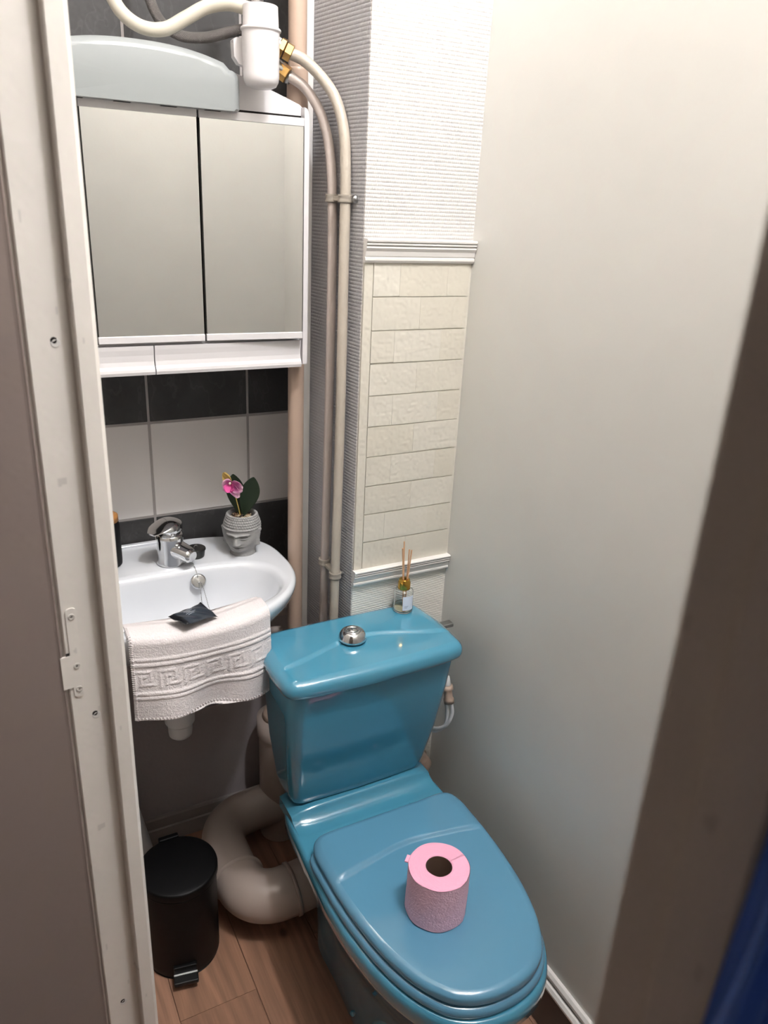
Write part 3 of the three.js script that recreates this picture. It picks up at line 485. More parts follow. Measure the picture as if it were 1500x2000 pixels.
{
  const t = thing('sink_plug', 'black rubber plug lying behind the tap spout', 'plug'); t.position.set(0.389, BY, -1.536);
  const g = lathe([[0, 0], [0.016, 0], [0.0175, 0.002], [0.0195, 0.016], [0.021, 0.017], [0.021, 0.020], [0.019, 0.0215], [0, 0.022]], 36);
  mesh('stopper', g, M.rubber, t); mesh('ring', new THREE.TorusGeometry(0.004, 0.0009, 8, 18).translate(0, 0.0225, 0), M.steel, t);
}
{
  const t = thing('soap_dispenser', 'black bottle with bamboo collar mostly hidden by the door jamb', 'dispenser'); t.position.set(0.209, BY, -1.565);
  mesh('bottle', lathe([[0, 0], [0.027, 0], [0.0295, 0.003], [0.030, 0.01], [0.030, 0.09], [0.028, 0.097], [0.026, 0.10], [0, 0.10]], 36), M.black, t);
  mesh('collar', lathe([[0, 0.10], [0.0285, 0.10], [0.0280, 0.112], [0.021, 0.117], [0.012, 0.119], [0, 0.119]], 36), M.bamboo, t);
  mesh('pump', mergeGeometries([new THREE.CylinderGeometry(0.005, 0.005, 0.03, 12).translate(0, 0.133, 0), rbox(-0.045, 0.006, 0.146, 0.155, -0.006, 0.006, 0.002)].map(g => g.toNonIndexed())), M.black, t);
}
// head-shaped planter with orchid
{
  const t = thing('head_planter', 'grey concrete planter shaped as a serene curly-haired head', 'planter'); t.position.set(0.4905, BY, -1.524); t.rotation.y = -0.60;
  // surface grid: theta around (0 = face, towards +z), y up
  const H = 0.093, nA = 200, nY = 120, rings = [];
  const prof = y => { const s = y / H; return s < 0.07 ? 0.0285 - 0.001 * Math.sin(s / 0.07 * Math.PI / 2) : s < 0.16 ? lerp(0.0272, 0.029, smooth(0.07, 0.16, s)) : 0.029 + 0.0095 * Math.pow(Math.sin(Math.PI / 2 * clamp((s - 0.16) / 0.52)), 0.9) - 0.0065 * smooth(0.72, 1.0, s); };
  const G = (x, s) => Math.exp(-((x / s) ** 2));
  const disp = (a, y) => {
    const s = y / H; let d = 0;
    const x = a * 0.035;                        // metres across the face
    const face = G(a, 0.95);
    if (s > 0.10 && s < 0.72) {
      d += 0.0025 * face * smooth(0.1, 0.2, s);
      const nb = lerp(0.0032, 0.0055, smooth(0.56, 0.42, s)); d += (0.0022 + 0.0042 * smooth(0.58, 0.38, s)) * G(x, nb) * smooth(0.345, 0.375, s) * (1 - smooth(0.58, 0.64, s));        // nose
      d += 0.0018 * G(Math.abs(x) - 0.0046, 0.0026) * G(s - 0.375, 0.025);                        // nostrils
      const bx = Math.abs(x) - 0.0125; d += 0.0021 * G(s - (0.60 - 60 * bx * bx), 0.022) * smooth(0.026, 0.018, Math.abs(x));   // brows
      d -= 0.0030 * G(bx, 0.0085) * G(s - 0.545, 0.035);                                          // eye sockets
      d += 0.0023 * G(bx, 0.0070) * G(s - (0.515 + 30 * bx * bx), 0.026);                           // closed lids
      d -= 0.0009 * G(bx, 0.0075) * G(s - (0.483 + 55 * bx * bx), 0.007);
      d += 0.0022 * G(x, 0.0090) * G(s - 0.302, 0.020) + 0.0022 * G(x, 0.0075) * G(s - 0.245, 0.020); // lips
      d -= 0.0017 * G(x, 0.0098) * G(s - 0.274 + 12 * x * x * -1, 0.008);
      d += 0.0022 * G(x, 0.009) * G(s - 0.165, 0.035);                                            // chin
      d += 0.0012 * G(Math.abs(x) - 0.019, 0.009) * G(s - 0.36, 0.09);                            // cheeks
    }
    d *= 2.0;
    // ears with long lobes
    const e = Math.abs(a) - 1.42; d += 0.0062 * G(e, 0.17) * smooth(0.2, 0.27, s) * (1 - smooth(0.66, 0.72, s)) - 0.0034 * G(e - 0.03, 0.07) * smooth(0.36, 0.42, s) * (1 - smooth(0.58, 0.64, s)) + 0.0026 * G(e, 0.14) * G(s - 0.26, 0.05);
    // curls: rows of small knobs above the hairline (and all over the back)
    const hair = Math.max(smooth(0.685 + 0.02 * Math.cos(a * 3), 0.72, s), smooth(1.62, 1.78, Math.abs(a)) * smooth(0.12, 0.18, s)) * (1 - smooth(0.985, 1, s));
    if (hair > 0) { const row = y / 0.0053, k = Math.floor(row), col = a / 0.142 + (k % 2) * 0.5, fx = col - Math.floor(col) - 0.5, fy = row - k - 0.5, q = 1 - 4 * (fx * fx + fy * fy); d += hair * (0.0008 + 0.0021 * Math.sqrt(Math.max(0, q))); }
    return d * 1.05;
  };
  for (let j = 0; j <= nY; j++) { const y = H * j / nY; rings.push(Array.from({ length: nA }, (_, i) => { const a = (i / nA * 2 - 1) * Math.PI, r = prof(y) + disp(a, y); return [r * Math.sin(a), y, r * Math.cos(a)]; })); }
  const rr = (r, y) => Array.from({ length: nA }, (_, i) => { const a = (i / nA * 2 - 1) * Math.PI; return [r * Math.sin(a), y, r * Math.cos(a)]; });
  mesh('pot', loft([...rings, rr(0.0305, H + 0.0006), rr(0.0280, H - 0.001), rr(0.0275, H - 0.012)], true, true), M.concrete, t);
  const p = thing('orchid', 'artificial pink orchid with two dark leaves in the head planter', 'plant'); p.position.set(0.4905, BY + H - 0.011, -1.524); p.rotation.y = -0.33;
  const r = rng(19), peb = [[], [], [], []]; for (let i = 0; i < 110; i++) { const a = r() * 6.283, q = 0.025 * Math.sqrt(r()), s = 0.002 + r() * 0.0016; peb[Math.floor(r() * 4)].push(new THREE.IcosahedronGeometry(s, 1).scale(1, 0.7, 1.2).rotateY(r() * 3).translate(q * Math.sin(a), 0.0012 + 0.002 * r() + 0.004 * (1 - q / 0.026), q * Math.cos(a))); }
  peb.forEach((g, i) => { const m = mesh('gravel', mergeGeometries(g), M.pebbles[i], p); m.userData.kind = 'stuff'; });
  // leaves: pointed at the base, broad and round at the top
  const leaf = (lean, turn, len, wid, off) => { const rings = []; for (let i = 0; i <= 44; i++) { const f = 1 - Math.pow(1 - i / 44, 1.6), w = wid * Math.pow(Math.sin(Math.PI * Math.pow(clamp(lerp(0.02, 0.998, f)), 1.5)), 0.72) + 0.0012 * (1 - f), y = f * len, th = 0.0007; const ring = []; for (let k = 0; k <= 10; k++) { const c = k / 10 * 2 - 1; ring.push([c * w, y, -0.006 * f * f + 0.25 * w * c * c + th]); } for (let k = 10; k >= 0; k--) { const c = k / 10 * 2 - 1; ring.push([c * w, y, -0.006 * f * f + 0.25 * w * c * c - th]); } rings.push(ring); } return loft(rings).rotateZ(lean).rotateY(turn).translate(...off); };
  mesh('leaf', leaf(-0.28, 0.10, 0.092, 0.0205, [0.002, 0.002, 0.002]), M.leaf, p);
  mesh('leaf', leaf(0.16, -0.1, 0.095, 0.0195, [-0.003, 0.002, -0.005]), M.leaf, p);
  mesh('stem', tube([[-0.003, 0.001, 0.004], [-0.008, 0.03, 0.006], [-0.018, 0.068, 0.009], [-0.024, 0.078, 0.015]], 0.0012, 24, 8), M.petalTan, p);
  const f = new THREE.Group(); f.name = 'flower'; f.scale.setScalar(1.4); f.position.set(-0.020, 0.086, 0.021); f.rotation.set(0.25, -0.35, -0.15); p.add(f);
  const petal = (len, wid, cup, ang, tilt, wav) => { const rings = []; for (let i = 0; i <= 14; i++) { const q = i / 14, w = wid * Math.pow(Math.sin(Math.PI * clamp(lerp(0.05, 0.93, q))), 0.75), ring = []; for (const th of [0.00035, -0.00035]) for (let k = 0; k <= 10; k++) { const kk = th > 0 ? k : 10 - k, c = kk / 10 * 2 - 1; ring.push([c * w, q * len, cup * (q * q) + 0.25 * w * c * c + wav * Math.sin(c * 7 + q * 5) * Math.abs(c) + th]); } rings.push(ring); } const g = loft(rings), P = g.attributes.position, col = []; for (let i = 0; i < P.count; i++) { const q = P.getY(i) / len, e = clamp(Math.abs(P.getX(i)) / wid), k = smooth(0.55, 1, Math.max(q, e * 0.95)), m = 0.5 + 0.5 * Math.sin(P.getX(i) * 2600); col.push(lerp(0.62, 0.88, k), lerp(0.10 + 0.10 * m, 0.56, k), lerp(0.36 + 0.06 * m, 0.70, k)); } g.setAttribute('color', new THREE.Float32BufferAttribute(col, 3)); return g.rotateX(tilt).rotateZ(ang); };
  mesh('petal', petal(0.021, 0.0125, 0.003, -1.55, 0.15, 0.0016), M.petal, f);
  mesh('petal', petal(0.014, 0.0100, 0.003, 1.35, 0.35, 0.0014), M.petal, f);
  mesh('petal', petal(0.024, 0.0085, 0.003, -2.45, 0.1, 0.0014), M.petal, f);
  mesh('petal', petal(0.017, 0.0085, 0.002, 2.65, 0.25, 0.001), M.petal, f);
  mesh('petal', petal(0.021, 0.0068, -0.002, 0.75, 0.1, 0.0012), M.petalTan, f);
  mesh('lip', petal(0.012, 0.008, 0.006, 3.0, 0.5, 0.001).translate(0, 0, 0.003), M.petalDeep, f);
  mesh('lip', petal(0.011, 0.007, 0.006, -1.9, 0.5, 0.001).translate(0, 0, 0.003), M.petalDeep, f);
  mesh('column', new THREE.SphereGeometry(0.0019, 12, 8).scale(1, 1.2, 1).translate(-0.001, 0.003, 0.005), M.petalCream, f);
}
// hand towel over the front rim
const ZF = -1.645 + 0.195 + 0.222;             // front of the basin
{
  const N = 130, rows = [], V = 190, W0 = 0.268;
  const oz = x => { const d = clamp(Math.abs(x - BX) / 0.257, 0, 0.999); return -1.645 + 0.195 + 0.222 * Math.pow(1 - Math.pow(d, 2.2), 1 / 2.2); };     // outer front rim at x
  // Greek key relief
  const key = ['1111110', '1000010', '1011010', '1010010', '1010000', '1011111', '1000000'];
  const relief = (a, d) => {                    // a across in m (0..W0), d distance from the fold going down
    let h = 0; const band = (c, w) => smooth(c - w - 0.0012, c - w + 0.0012, d) * (1 - smooth(c + w - 0.0012, c + w + 0.0012, d));
    for (const c of [0.048, 0.058, 0.118, 0.128]) h += 0.0015 * band(c, 0.0030);
    h -= 0.0010 * band(0.088, 0.0255);
    if (d > 0.068 && d < 0.108) { const cell = 0.0054, px = Math.floor(a / cell), py = Math.floor((d - 0.0695) / cell); if (py >= 0 && py < 7) { const k = ((px % 8) + 8) % 8; if (k < 7 && key[py][k] === '1') { const fx = a / cell - px, fy = (d - 0.0695) / cell - py; h += 0.0013 * smooth(0, 0.25, fx) * smooth(0, 0.25, 1 - fx + 0.2) * smooth(0, 0.25, fy + 0.2) * smooth(0, 0.25, 1.2 - fy); } } }
    return h + 0.0004 * (HN[(Math.floor(a * 1400) * 37 + Math.floor(d * 1400) * 101) & 4095] - 0.5);
  };
  const P = (i, j, th) => {                     // i across, j along (0 = inside the bowl end, 1 = hanging hem)
    const f = i / N, g = j / V, a = f * W0, s = g * 0.245;            // s = length along the cloth
    const x0 = 0.1875 + f * 0.2635 + 0.006 * f * smooth(0.1, 0.3, s);
    const zo = oz(x0), top = BY + 0.0035;
    const Lin = 0.065;                          // part lying on the rim
    const hang = s - Lin, fold = 0.014 * Math.sin(f * 7.5 + 0.6) * smooth(0.02, 0.2, hang) + 0.006 * Math.sin(f * 14 + 2 + hang * 9) * smooth(0.03, 0.2, hang);
    const len = 1 - 0.075 * Math.sin(f * 3.6 + 0.4) * smooth(0.05, 0.22, hang);
    let y, z, ny, nz;
    if (hang < 0) { z = zo + hang * 0.98; y = top - 0.012 * smooth(0.03, 0.065, -hang) + 0.002 * Math.sin(f * 9); ny = 1; nz = 0; }
    else { const R = 0.013, q = hang / R; if (q < Math.PI / 2) { z = zo + R * Math.sin(q); y = top - R + R * Math.cos(q); ny = Math.cos(q); nz = Math.sin(q); } else { const dl = (hang - R * Math.PI / 2) * len; y = top - R - dl; z = zo + R + 0.0 + fold + 0.004 * smooth(0, 0.1, dl) - (0.03 * smooth(0.02, 0.2, dl)) * Math.pow(Math.abs(f - 0.45) * 2, 2) * 0.4; ny = 0; nz = 1; } }
    const r = th > 0 ? relief(a, Math.max(0, hang)) + th : th;
    return [x0, y + ny * r, z + nz * r];
  };
  for (let j = 0; j <= V; j++) { const ring = []; for (let i = 0; i <= N; i++) ring.push(P(i, j, 0.0022)); for (let i = N; i >= 0; i--) ring.push(P(i, j, -0.0016)); rows.push(ring); }
  const t = thing('hand_towel', 'white terry hand towel with Greek key band hung over the basin rim', 'towel');
  mesh('cloth', loft(rows, true, true), M.towel, t);
  // stitched hem at the bottom and left edge
  const stitch = []; for (let i = 0; i <= 46; i++) { const p = P(i / 46 * N, V, 0.0), q = P(i / 46 * N, V - 5, 0.0035); stitch.push(tube([[p[0], p[1], p[2] + 0.0005], [(p[0] + q[0]) / 2, (p[1] + q[1]) / 2, q[2] + 0.001], q], 0.0013, 4, 6)); }
  mesh('hem', mergeGeometries(stitch), M.towel, t);
  const st2 = []; for (let j = 30; j <= V; j += 3.4) { const k = j, p = P(0, k, 0.0), q = P(2.2, k, 0.003); st2.push(tube([[p[0] - 0.0006, p[1], p[2]], q], 0.0012, 1, 6, true)); }
  mesh('side_hem', mergeGeometries(st2), M.towel, t);
}
// sachet lying on the towel
{
  const t = thing('sachet', 'dark blue-black foil soap sachet lying on the towel', 'sachet');
  const A = new THREE.Vector3(0.326, 0.8715, -1.266), ux = new THREE.Vector3(-0.072, 0.010, 0.036).normalize(), uz = new THREE.Vector3(0.40, -0.05, 0.86).normalize(), up = uz.clone().cross(ux).normalize(); if (up.y < 0) up.negate();
  const w = 0.076, h = 0.050, n = 26, m = 20, rings = [], c = new THREE.Vector3(0.307, 0.8815, -1.252);
  const pt = (i, j, s) => { const a = i / n * 2 - 1, b = j / m * 2 - 1; const crimp = smooth(1, 0.84, Math.abs(a)); const puff = 0.0065 * crimp * Math.pow(1 - b * b, 0.6) * (1 - 0.35 * a * a) * s + 0.0004 * s + (1 - crimp) * 0.0012 * Math.sin(b * 5) + 0.004 * a * a * a * b + 0.0007 * Math.sin(a * 9 + b * 6) * crimp * s; const pch = 1 - 0.06 * (1 - Math.abs(a)); return c.clone().addScaledVector(ux, a * w / 2).addScaledVector(uz, b * h / 2 * pch).addScaledVector(up, puff); };
  for (let i = 0; i <= n; i++) { const r = []; for (let j = 0; j <= m; j++) r.push(pt(i, j, 1).toArray()); for (let j = m; j >= 0; j--) r.push(pt(i, j, -0.5).toArray()); rings.push(r); }
  const cv = document.createElement('canvas'); cv.width = 256; cv.height = 168; const x = cv.getContext('2d'); x.fillStyle = '#2b333d'; x.fillRect(0, 0, 256, 168);
  x.fillStyle = '#14171c'; x.fillRect(0, 0, 26, 168); x.fillRect(230, 0, 26, 168); x.fillStyle = '#aeb6bf'; for (let i = 0; i < 6; i++) x.fillRect(70 + (i % 2) * 8, 30 + i * 12, 80 - (i * 13) % 34, 4);
  const g = loft(rings), uv = g.attributes.uv, ring = 2 * (m + 1); for (let k = 0; k < uv.count; k++) { if (k >= ring * (n + 1)) { uv.setXY(k, 0.02, 0.02); continue; } const i = Math.floor(k / ring), j = k % ring; uv.setXY(k, 1 - i / n, j <= m ? 1 - j / m : 0.02); }
  const ct = new THREE.CanvasTexture(cv); ct.colorSpace = THREE.SRGBColorSpace;
  mesh('wrapper', g, phy({ map: ct, roughness: 0.3, clearcoat: 0.5, clearcoatRoughness: 0.2 }), t);
}
// trap and pipes under the basin
{
  const t = thing('bottle_trap', 'white bottle trap hanging under the basin behind the towel', 'trap'); t.position.set(0.318, 0.024, -1.47);
  mesh('cup', lathe([[0, 0.432], [0.020, 0.432], [0.0255, 0.437], [0.0265, 0.445], [0.0275, 0.486], [0.0305, 0.488], [0.0305, 0.506], [0.029, 0.508], [0.029, 0.56], [0, 0.56]], 36), M.pvcWhite, t);
  mesh('locking_ring', lathe([[0.026, 0.468], [0.0305, 0.469], [0.0330, 0.473], [0.0335, 0.505], [0.0305, 0.507], [0.026, 0.508]], 36), M.pvcWhite, t);
  mesh('tail', new THREE.CylinderGeometry(0.016, 0.016, 0.105, 24).translate(0, 0.605, 0.0), M.pvcWhite, t);
  const w = thing('waste_pipe', 'white plastic pipe slanting to the floor behind the bin', 'pipe');
  mesh('pipe', tube([[0.13, 0.56, -1.585], [0.148, 0.46, -1.585], [0.185, 0.28, -1.585], [0.2265, 0.06, -1.585], [0.235, 0.003, -1.585]], 0.027, 30, 24), M.pvcWhite, w);
}
{
  const t = thing('drain_pipe', 'beige vertical drain pipe in the corner beside the tiles', 'pipe'); t.position.set(0.5955, 0, -1.4735);
  mesh('pipe', new THREE.CylinderGeometry(0.0165, 0.0165, 1.95 - 0.34, 28).translate(0, (1.95 + 0.34) / 2, 0), M.pipeBeige, t);
  mesh('socket', lathe([[0.0165, 1.745], [0.0195, 1.745], [0.0200, 1.748], [0.0195, 1.752], [0.0190, 1.81], [0.0165, 1.815]], 28), M.pipeBeige, t);
  }
// toilet outlet pipe with elbows on the floor
{
  const t = thing('soil_pipe', 'large beige plastic soil pipe with elbow between bin and toilet', 'pipe');
  mesh('stack', lathe([[0, 0.002], [0.053, 0.002], [0.053, 0.32], [0.058, 0.322], [0.058, 0.37], [0.0, 0.372]], 36, [0.588, 0, -1.555]), M.pvc, t);
  mesh('reducer', lathe([[0.0, 0.37], [0.045, 0.371], [0.04, 0.385], [0.02, 0.40], [0.0, 0.401]], 36, [0.588, 0, -1.555]), M.pipeBeige, t);
  mesh('elbow', tube([[0.575, 0.112, -1.262], [0.50, 0.105, -1.262], [0.462, 0.103, -1.266], [0.428, 0.102, -1.284], [0.409, 0.101, -1.316], [0.404, 0.101, -1.352]], 0.058, 40, 36), M.pvc, t);
  mesh('outlet', along(lathe([[0, 0], [0.054, 0], [0.054, 0.1], [0, 0.1]], 36), [0.60, 0.114, -1.262], [0.50, 0.104, -1.262]), M.pvc, t);
  mesh('collar', along(lathe([[0.05, 0], [0.0615, 0.001], [0.0615, 0.008], [0.0588, 0.01], [0.05, 0.01]], 40), [0.512, 0.106, -1.262], [0.50, 0.105, -1.262]), M.pvc, t);
  mesh('collar', along(lathe([[0.05, 0], [0.0625, 0.001], [0.0625, 0.009], [0.059, 0.011], [0.05, 0.011]], 40), [0.4045, 0.101, -1.343], [0.404, 0.101, -1.36]), M.pvc, t);
  mesh('straight', tube([[0.404, 0.101, -1.35], [0.404, 0.1, -1.42], [0.407, 0.1, -1.47], [0.425, 0.1, -1.512], [0.458, 0.1, -1.538], [0.50, 0.1, -1.548], [0.58, 0.1, -1.553]], 0.054, 44, 36), M.pvc, t);
}
for (const [y, z, x1, lab] of [[0.668, -1.56, 0.72, 'upper of two painted pipes running sideways under the basin'], [0.638, -1.535, 0.585, 'lower of two painted pipes running sideways under the basin']])
  tag(mesh('water_pipe', tube([[0.36, y + 0.012, z - 0.02], [0.46, y + 0.004, z], [0.56, y, z + 0.002], [x1, y - 0.004, z + 0.0]], 0.0085, 30, 14), M.pipePaintPink), lab, 'pipe', 'painted pipes under the basin');
// two painted supply pipes on the chimney side, bending to the valve group
{
  const mk = (pts, r, m, label) => { const t = thing('supply_pipe', label, 'pipe', 'supply pipes on the chimney side'); mesh('pipe', tube(pts, r, 140, 16), m, t); return t; };
  const x = 0.6325;
  mk([[0.566, 1.8295, -1.435], [0.585, 1.822, -1.425], [0.612, 1.796, -1.405], [0.630, 1.764, -1.385], [0.6385, 1.715, -1.365], [0.6385, 1.64, -1.352], [0.636, 1.5, -1.345], [0.634, 1.2, -1.338], [0.632, 0.9, -1.338], [0.630, 0.6, -1.338], [0.629, 0.34, -1.338]], 0.0096, M.pipePaint, 'cream painted water pipe nearest the chimney breast corner');
  mk([[0.572, 1.796, -1.449], [0.592, 1.783, -1.438], [0.614, 1.752, -1.425], [0.627, 1.71, -1.412], [0.632, 1.655, -1.40], [0.6325, 1.58, -1.392], [0.632, 1.4, -1.387], [0.630, 1.1, -1.385], [0.628, 0.85, -1.385], [0.626, 0.6, -1.385], [0.625, 0.34, -1.385]], 0.0088, M.pipePaintPink, 'thinner pinkish painted water pipe left of its twin');
  const clip = (y, z1, z2, label, x1, x2, tilt) => { const t = thing('pipe_clip', label, 'pipe clip', 'pipe clips'); for (const [z, X, dy] of [[z1, x1, tilt], [z2, x2, 0]]) mesh('ring', lathe([[0.0085, -0.006], [0.0125, -0.007], [0.0135, -0.005], [0.0122, -0.002], [0.0122, 0.002], [0.0135, 0.005], [0.0125, 0.007], [0.0085, 0.006]], 24, [X, y + dy, z]), M.pipePaint, t);
    mesh('bridge', rbox(Math.min(x1, x2) - 0.004, Math.max(x1, x2) + 0.004, y - 0.004 + tilt / 2, y + 0.005 + tilt / 2, Math.min(z1, z2), Math.max(z1, z2), 0.002), M.pipePaint, t);
    mesh('stud', along(new THREE.CylinderGeometry(0.004, 0.004, 0.03, 10).translate(0, 0.015, 0), [x2 + 0.004, y, z2], [x2 + 0.03, y, z2 - 0.004]), M.steel, t); return t; };
  const c1 = clip(1.602, -1.393, -1.350, 'upper painted double pipe clip with bare metal screw', 0.6325, 0.638, 0);
  mesh('screw', lathe([[0, 0.006], [0.004, 0.0055], [0.007, 0.003], [0.0075, 0], [0, 0]], 16).rotateX(Math.PI / 2).translate(0.6505, 1.602, -1.334), M.steel, c1);
  clip(0.862, -1.385, -1.338, 'lower painted double pipe clip above the cistern', 0.628, 0.632, 0.012);
}

// ---------------------------------------------------------------- mirrored cabinet
{
  const t = thing('mirror_cabinet', 'white bathroom cabinet with mirrored doors over the basin', 'cabinet'); t.position.set(0.303, 0, -1.648);
  const hw = 0.294, F = 0.216;                   // carcass front (z = -1.432)
  // carcass with a notch on the right rear for the drain pipe
  const arch = (x, c) => c - 0.105 * Math.pow(Math.abs(x) / 0.294, 1.9);
  const side = []; const Y0 = 1.292, YT = 1.752;
  const outline = [[-hw, Y0], [hw, Y0], [hw, YT - 0.018], [hw - 0.004, YT - 0.006], [hw - 0.013, YT + 0.001]];
  for (let i = 1; i <= 24; i++) { const x = (hw - 0.013) * (1 - 2 * i / 25); outline.push([x, YT + 0.001 + Math.min(0.052, 0.074 * (1 - Math.pow(Math.abs(x) / (hw - 0.013), 1.3)))]); }
  outline.push([-(hw - 0.013), YT + 0.001], [-hw, YT - 0.018]);
  mesh('front_frame', sweep(outline, F - 0.021, F - 0.004, (p, q, h) => [p, q, h]), M.plastic, t);
  mesh('carcass', mergeGeometries([box(-hw + 0.004, 0.26, Y0 + 0.004, YT - 0.01, 0.001, F - 0.03), box(0.255, hw - 0.004, Y0 + 0.004, YT - 0.01, F - 0.021, F - 0.012)]), M.plastic, t);
  mesh('rim', sweep([[hw - 0.0095, Y0 + 0.004], [hw, Y0 + 0.004], [hw, YT - 0.018], [hw - 0.004, YT - 0.006], [hw - 0.0095, YT - 0.004]], F - 0.005, F + 0.0125, (p, q, h) => [p, q, h]), M.plastic, t);
  mesh('rim', sweep([[-hw, Y0 + 0.004], [-hw + 0.0095, Y0 + 0.004], [-hw + 0.0095, YT - 0.004], [-hw, YT - 0.018]], F - 0.005, F + 0.0125, (p, q, h) => [p, q, h]), M.plastic, t);
  // dark gap behind the doors
  mesh('door_recess', box(-hw + 0.0095, hw - 0.0095, 1.345, 1.735, F - 0.005, F - 0.0035), M.gap, t);
  const y0 = 1.3475, y1 = 1.730;
  const doors = [[-0.282, -0.0965, 0], [-0.0945, 0.0925, 0.3], [0.0955, 0.2815, 3.3]];
  for (const [a, b, deg] of doors) {
    const d = new THREE.Group(); d.name = 'door'; d.position.set(a, 0, F + 0.0015); d.rotation.y = -deg * Math.PI / 180; t.add(d); const w = b - a;
    mesh('mirror', box(0.0022, w - 0.0008, y0 + 0.0125, y1 - 0.0135, 0.003, 0.0070), M.mirror, d);
    mesh('backing', box(0.0035, w - 0.002, y0 + 0.002, y1 - 0.002, 0, 0.003), M.plastic, d);
    mesh('edge_strip', rbox(0.0005, w, y1 - 0.0135, y1, 0, 0.0095, 0.0012, 1), M.plastic, d);
    mesh('edge_strip', rbox(0.0005, w, y0, y0 + 0.0125, 0, 0.0095, 0.0012, 1), M.plastic, d);
    mesh('edge_seal', box(0.0, 0.0022, y0 + 0.0125, y1 - 0.0135, 0, 0.0065), M.gap, d);
  }
  // two pull-out trays with concave fronts
  const dp = [[F - 0.02, 1.342], [F + 0.0085, 1.342], [F + 0.0080, 1.335], [F + 0.0065, 1.325], [F + 0.0060, 1.314], [F + 0.0075, 1.306], [F + 0.0115, 1.301], [F + 0.0125, 1.296], [F + 0.011, 1.2905], [F - 0.02, 1.2900]];
  for (const [a, b] of [[-hw + 0.012, -0.0012], [0.0008, hw - 0.0115]]) mesh('tray', sweep(dp, a, b, (p, q, h) => [h, q, p]), M.plastic, t);
  // lamp canopy
  const lw = 0.1625, yb = 1.7280, top = x => 1.8165 - 0.027 * Math.pow(Math.abs(x) / lw, 2.4), lo = [];
  const cr = 0.016; for (let i = 0; i <= 40; i++) lo.push([lerp(-lw + 0.004, lw - 0.004, i / 40), yb]); for (let i = 0; i <= 6; i++) lo.push([lw, lerp(yb + 0.004, top(lw) - cr - 0.003, i / 6)]);
  for (let i = 0; i <= 6; i++) { const a = i / 6 * Math.PI / 2; lo.push([lw - cr + cr * Math.cos(a), top(lw) - cr + cr * Math.sin(a)]); }
  for (let i = 1; i < 30; i++) { const x = (lw - cr) * (1 - 2 * i / 30); lo.push([x, top(x)]); }
  for (let i = 0; i <= 6; i++) { const a = Math.PI / 2 + i / 6 * Math.PI / 2; lo.push([-lw + cr + cr * Math.cos(a), top(lw) - cr + cr * Math.sin(a)]); }
  for (let i = 6; i >= 0; i--) lo.push([-lw, lerp(yb + 0.004, top(lw) - cr - 0.003, i / 6)]);
  const c = new THREE.Group(); c.name = 'lamp_canopy'; t.add(c);
  const rg = (d, z) => lo.map(([x, y]) => [x * (1 - d / lw), yb + (y - yb) * (1 - d / 0.088), z]);
  mesh('housing', toCreasedNormals(loft([rg(0, F - 0.006), rg(0, F + 0.012), rg(0, F + 0.0225), rg(0.0012, F + 0.0255), rg(0.0085, F + 0.0355), rg(0.0105, F + 0.0368), rg(0.0135, F + 0.0373)], true, true), 0.45), M.plasticGrey, c);
  for (const x of [-0.10, -0.028, 0.045, 0.118]) mesh('vent_slot', box(x - 0.013, x + 0.013, yb - 0.0006, yb + 0.0005, F + 0.012, F + 0.0205), M.gap, c);
}
